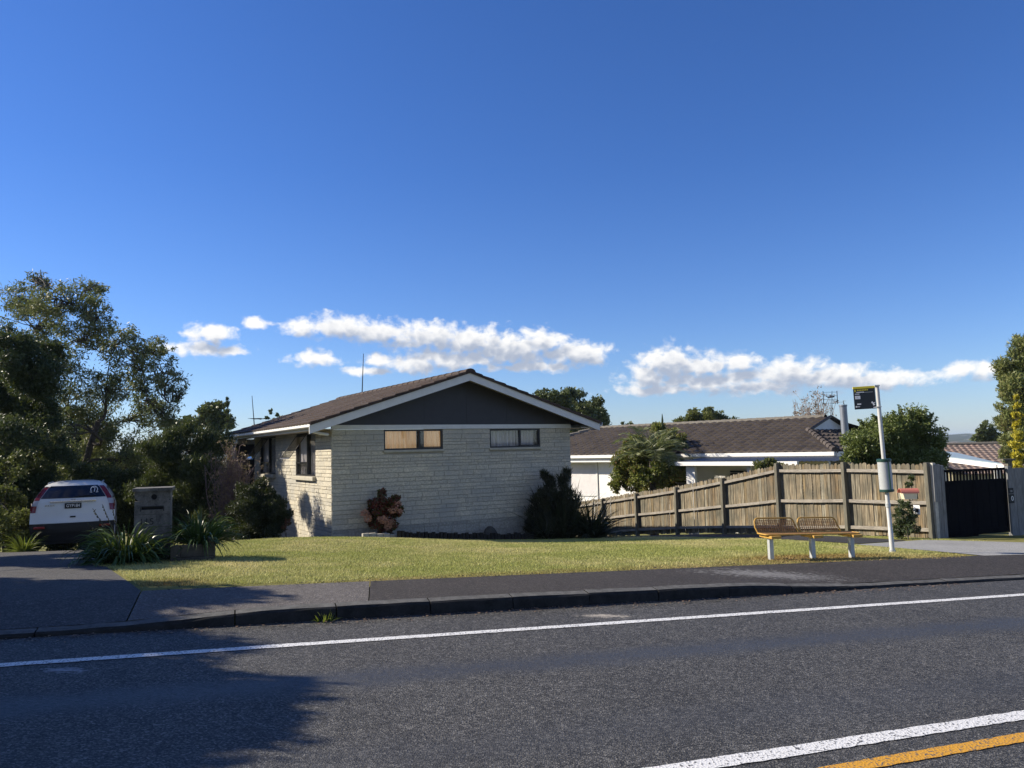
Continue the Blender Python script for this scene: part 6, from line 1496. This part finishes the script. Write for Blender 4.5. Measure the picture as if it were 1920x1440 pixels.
def litter():
    rng = np.random.default_rng(8); b = MB(); N = 420
    for i in range(N):
        qq = rng.uniform(-1, 8); nn = 8.9 + abs(rng.normal()) * 0.16 - 0.05
        if i % 3 == 0: qq = qn(L1.x, L1.y)[0] + rng.uniform(-0.6, 2.2); nn = qn(L1.x, L1.y)[1] + rng.normal() * 0.14
        x_, y_ = xy(qq, nn); s_ = rng.uniform(0.008, 0.022); z = zt(x_, y_) + 0.012
        a = rng.uniform(0, 6.28); b.add([(x_ + s_ * math.cos(a + k * 2.1 + 0.3 * rng.random()), y_ + s_ * math.sin(a + k * 2.1), z + rng.uniform(-0.002, 0.012)) for k in range(3)], [(0, 1, 2)])
    o = b.build('soil_litter', M['soil']); o['kind'] = 'stuff'
litter()

# ------------------------------------------------------------------ trees standing left of the view, whose shade falls on road and drive
def shade_trees():
    def crown(spec): return [((x, y, z), r_) for x, y, z, r_ in spec]
    # each clump is set up-sun of the patch of ground it shades
    hx, hy = sd.x / sd.z, sd.y / sd.z
    def over(lst): return [((x + hx * z, y + hy * z, z), r_) for x, y, z, r_ in lst]
    tree('street_tree', gz(-11.0, 7.4), over([(-2.7,4.2,3.6,0.85),(-3.4,5.2,4.2,1.05),(-3.2,6.3,4.0,0.8),(-3.6,6.9,4.4,0.95),(-4.6,4.4,3.4,1.1),(-4.8,5.9,4.6,1.1),(-3.6,7.9,4.2,0.75),(-5.2,7.6,4.6,1.0),(-2.15,5.4,3.5,0.42),(-5.8,3.4,3.6,1.1),(-3.8,3.5,3.4,0.8),(-6.6,5.2,4.2,1.2),(-6.4,7.0,4.4,1.1),(-2.4,3.3,3.2,0.55),(-2.05,4.35,3.6,0.45),(-2.1,3.8,3.3,0.42),(-2.0,4.9,3.8,0.45),(-2.5,3.0,3.0,0.7),(-3.0,2.4,3.0,0.8),(-4.4,2.6,3.2,1.0)]), L['dark'],
         'broad leafy street tree just outside the left edge, shading the road', cover=1.0, ln=0.17, wd=0.08, trunk_r=0.18, seed=81, sub=16, subr=0.6)
    tree('street_tree', gz(-13.4, 11.2), over([(-6.3,8.7,3.6,0.9),(-5.0,8.6,3.9,0.65),(-7.6,8.9,4.0,0.9),(-4.1,8.6,3.8,0.45),(-8.2,11.3,3.6,0.9),(-6.6,11.6,3.4,0.75),(-9.4,12.6,3.8,1.0),(-7.8,13.2,3.6,0.9),(-5.9,12.2,3.2,0.5),(-5.3,10.75,3.5,0.55),(-4.8,10.5,3.2,0.35),(-5.9,11.0,3.5,0.5)]), L['dark'],
         'smaller leafy street tree just outside the left edge, dappling the driveway', cover=0.8, ln=0.16, wd=0.07, trunk_r=0.13, seed=82, sub=14, subr=0.55)
shade_trees()
tree('street_tree', gz(-9.5, -3.0), [((-9.5,-3.0,6.5),2.2),((-8.2,-4.2,5.6),1.8),((-10.6,-1.6,5.8),1.8),((-9.0,-2.6,8.6),1.7),((-11.5,-4.0,6.2),1.9)], L['dark'], 'added unseen tall leafy tree behind the viewer, blocking sky light from the road', cover=1.0, ln=0.26, wd=0.12, trunk_r=0.22, seed=83, sub=16, subr=0.6)  # added out of view to hold sky light off the road
tree('street_tree', gz(-4.5, -8.5), [((-4.5,-8.5,6.5),2.3),((-3.0,-9.5,5.6),1.9),((-6.0,-7.6,5.8),1.9),((-4.0,-8.2,8.8),1.8),((-5.6,-10.0,7.2),2.0)], L['dark'], 'second added unseen tree behind the viewer, blocking sky light further along', cover=1.0, ln=0.26, wd=0.12, trunk_r=0.22, seed=84, sub=16, subr=0.6)  # likewise an added, unseen blocker of sky light

# trees and hedges past the frame edges, seen when the viewer steps aside
for k, (x_, y_, h_, r_, lab) in enumerate(((-17.5, 21, 4.6, 2.2, 'broad dark tree beyond the left edge next to the driveway trees'), (-21.5, 25, 6.0, 2.6, 'taller dark tree further beyond the left edge'), (-19, 15.5, 2.6, 1.7, 'low dark tree beyond the left edge nearest the road'), (-26, 19, 4.2, 2.4, 'outermost dark tree beyond the left edge'))):
    z_ = zt(x_, y_); tree('garden_tree', (x_, y_, z_), [((x_, y_, z_ + h_ * 0.62), r_ * 0.8), ((x_ + r_ * 0.6, y_ - 0.4, z_ + h_ * 0.5), r_ * 0.6), ((x_ - r_ * 0.6, y_ + 0.3, z_ + h_ * 0.48), r_ * 0.65), ((x_ + 0.2, y_ + 0.4, z_ + h_ * 0.88), r_ * 0.5), ((x_ - 0.2, y_ - r_ * 0.6, z_ + h_ * 0.34), r_ * 0.55)], L['dark'], lab, cover=0.9, ln=0.24, wd=0.11, trunk_r=0.16, seed=91 + k, sub=16, subr=0.55)
# ------------------------------------------------------------------ distant hills
def hills():
    rng = np.random.default_rng(3); vs = []; na = 260; rings = [(900, 0.0), (1150, 0.45), (1500, 0.85), (1800, 1.0), (2300, 0.7)]
    ph = rng.uniform(0, 6.28, 8)
    for r_, f in rings:
        for i in range(na):
            a = 2 * math.pi * i / na
            h = 17 + 5 * math.sin(7 * a + ph[0]) + 4 * math.sin(17 * a + ph[1]) + 2.5 * math.sin(41 * a + ph[2] + r_ * 0.01) + 1.6 * math.sin(83 * a + ph[3] + r_ * 0.02)
            vs.append((math.sin(a) * r_, math.cos(a) * r_, -9 + (h + 9) * f))
    fs = [(k * na + i, k * na + (i + 1) % na, (k + 1) * na + (i + 1) % na, (k + 1) * na + i) for k in range(len(rings) - 1) for i in range(na)]
    np_mesh('hills', vs, fs, M['hill'], kind='structure')
hills()

# ------------------------------------------------------------------ far air
def haze():
    T = new_mat('far air'); T.N.remove(T.b); v = T.n('ShaderNodeVolumePrincipled')
    v.inputs['Color'].default_value = (0.52, 0.70, 0.96, 1); v.inputs['Density'].default_value = 0.00015; v.inputs['Anisotropy'].default_value = 0.0
    T.L.new(v.outputs[0], T.out.inputs['Volume'])
    b = MB(); e = 7000; b.box(-e, e, -e, e, -16, 40); o = b.build('haze', T.mt); o['kind'] = 'stuff'
haze()
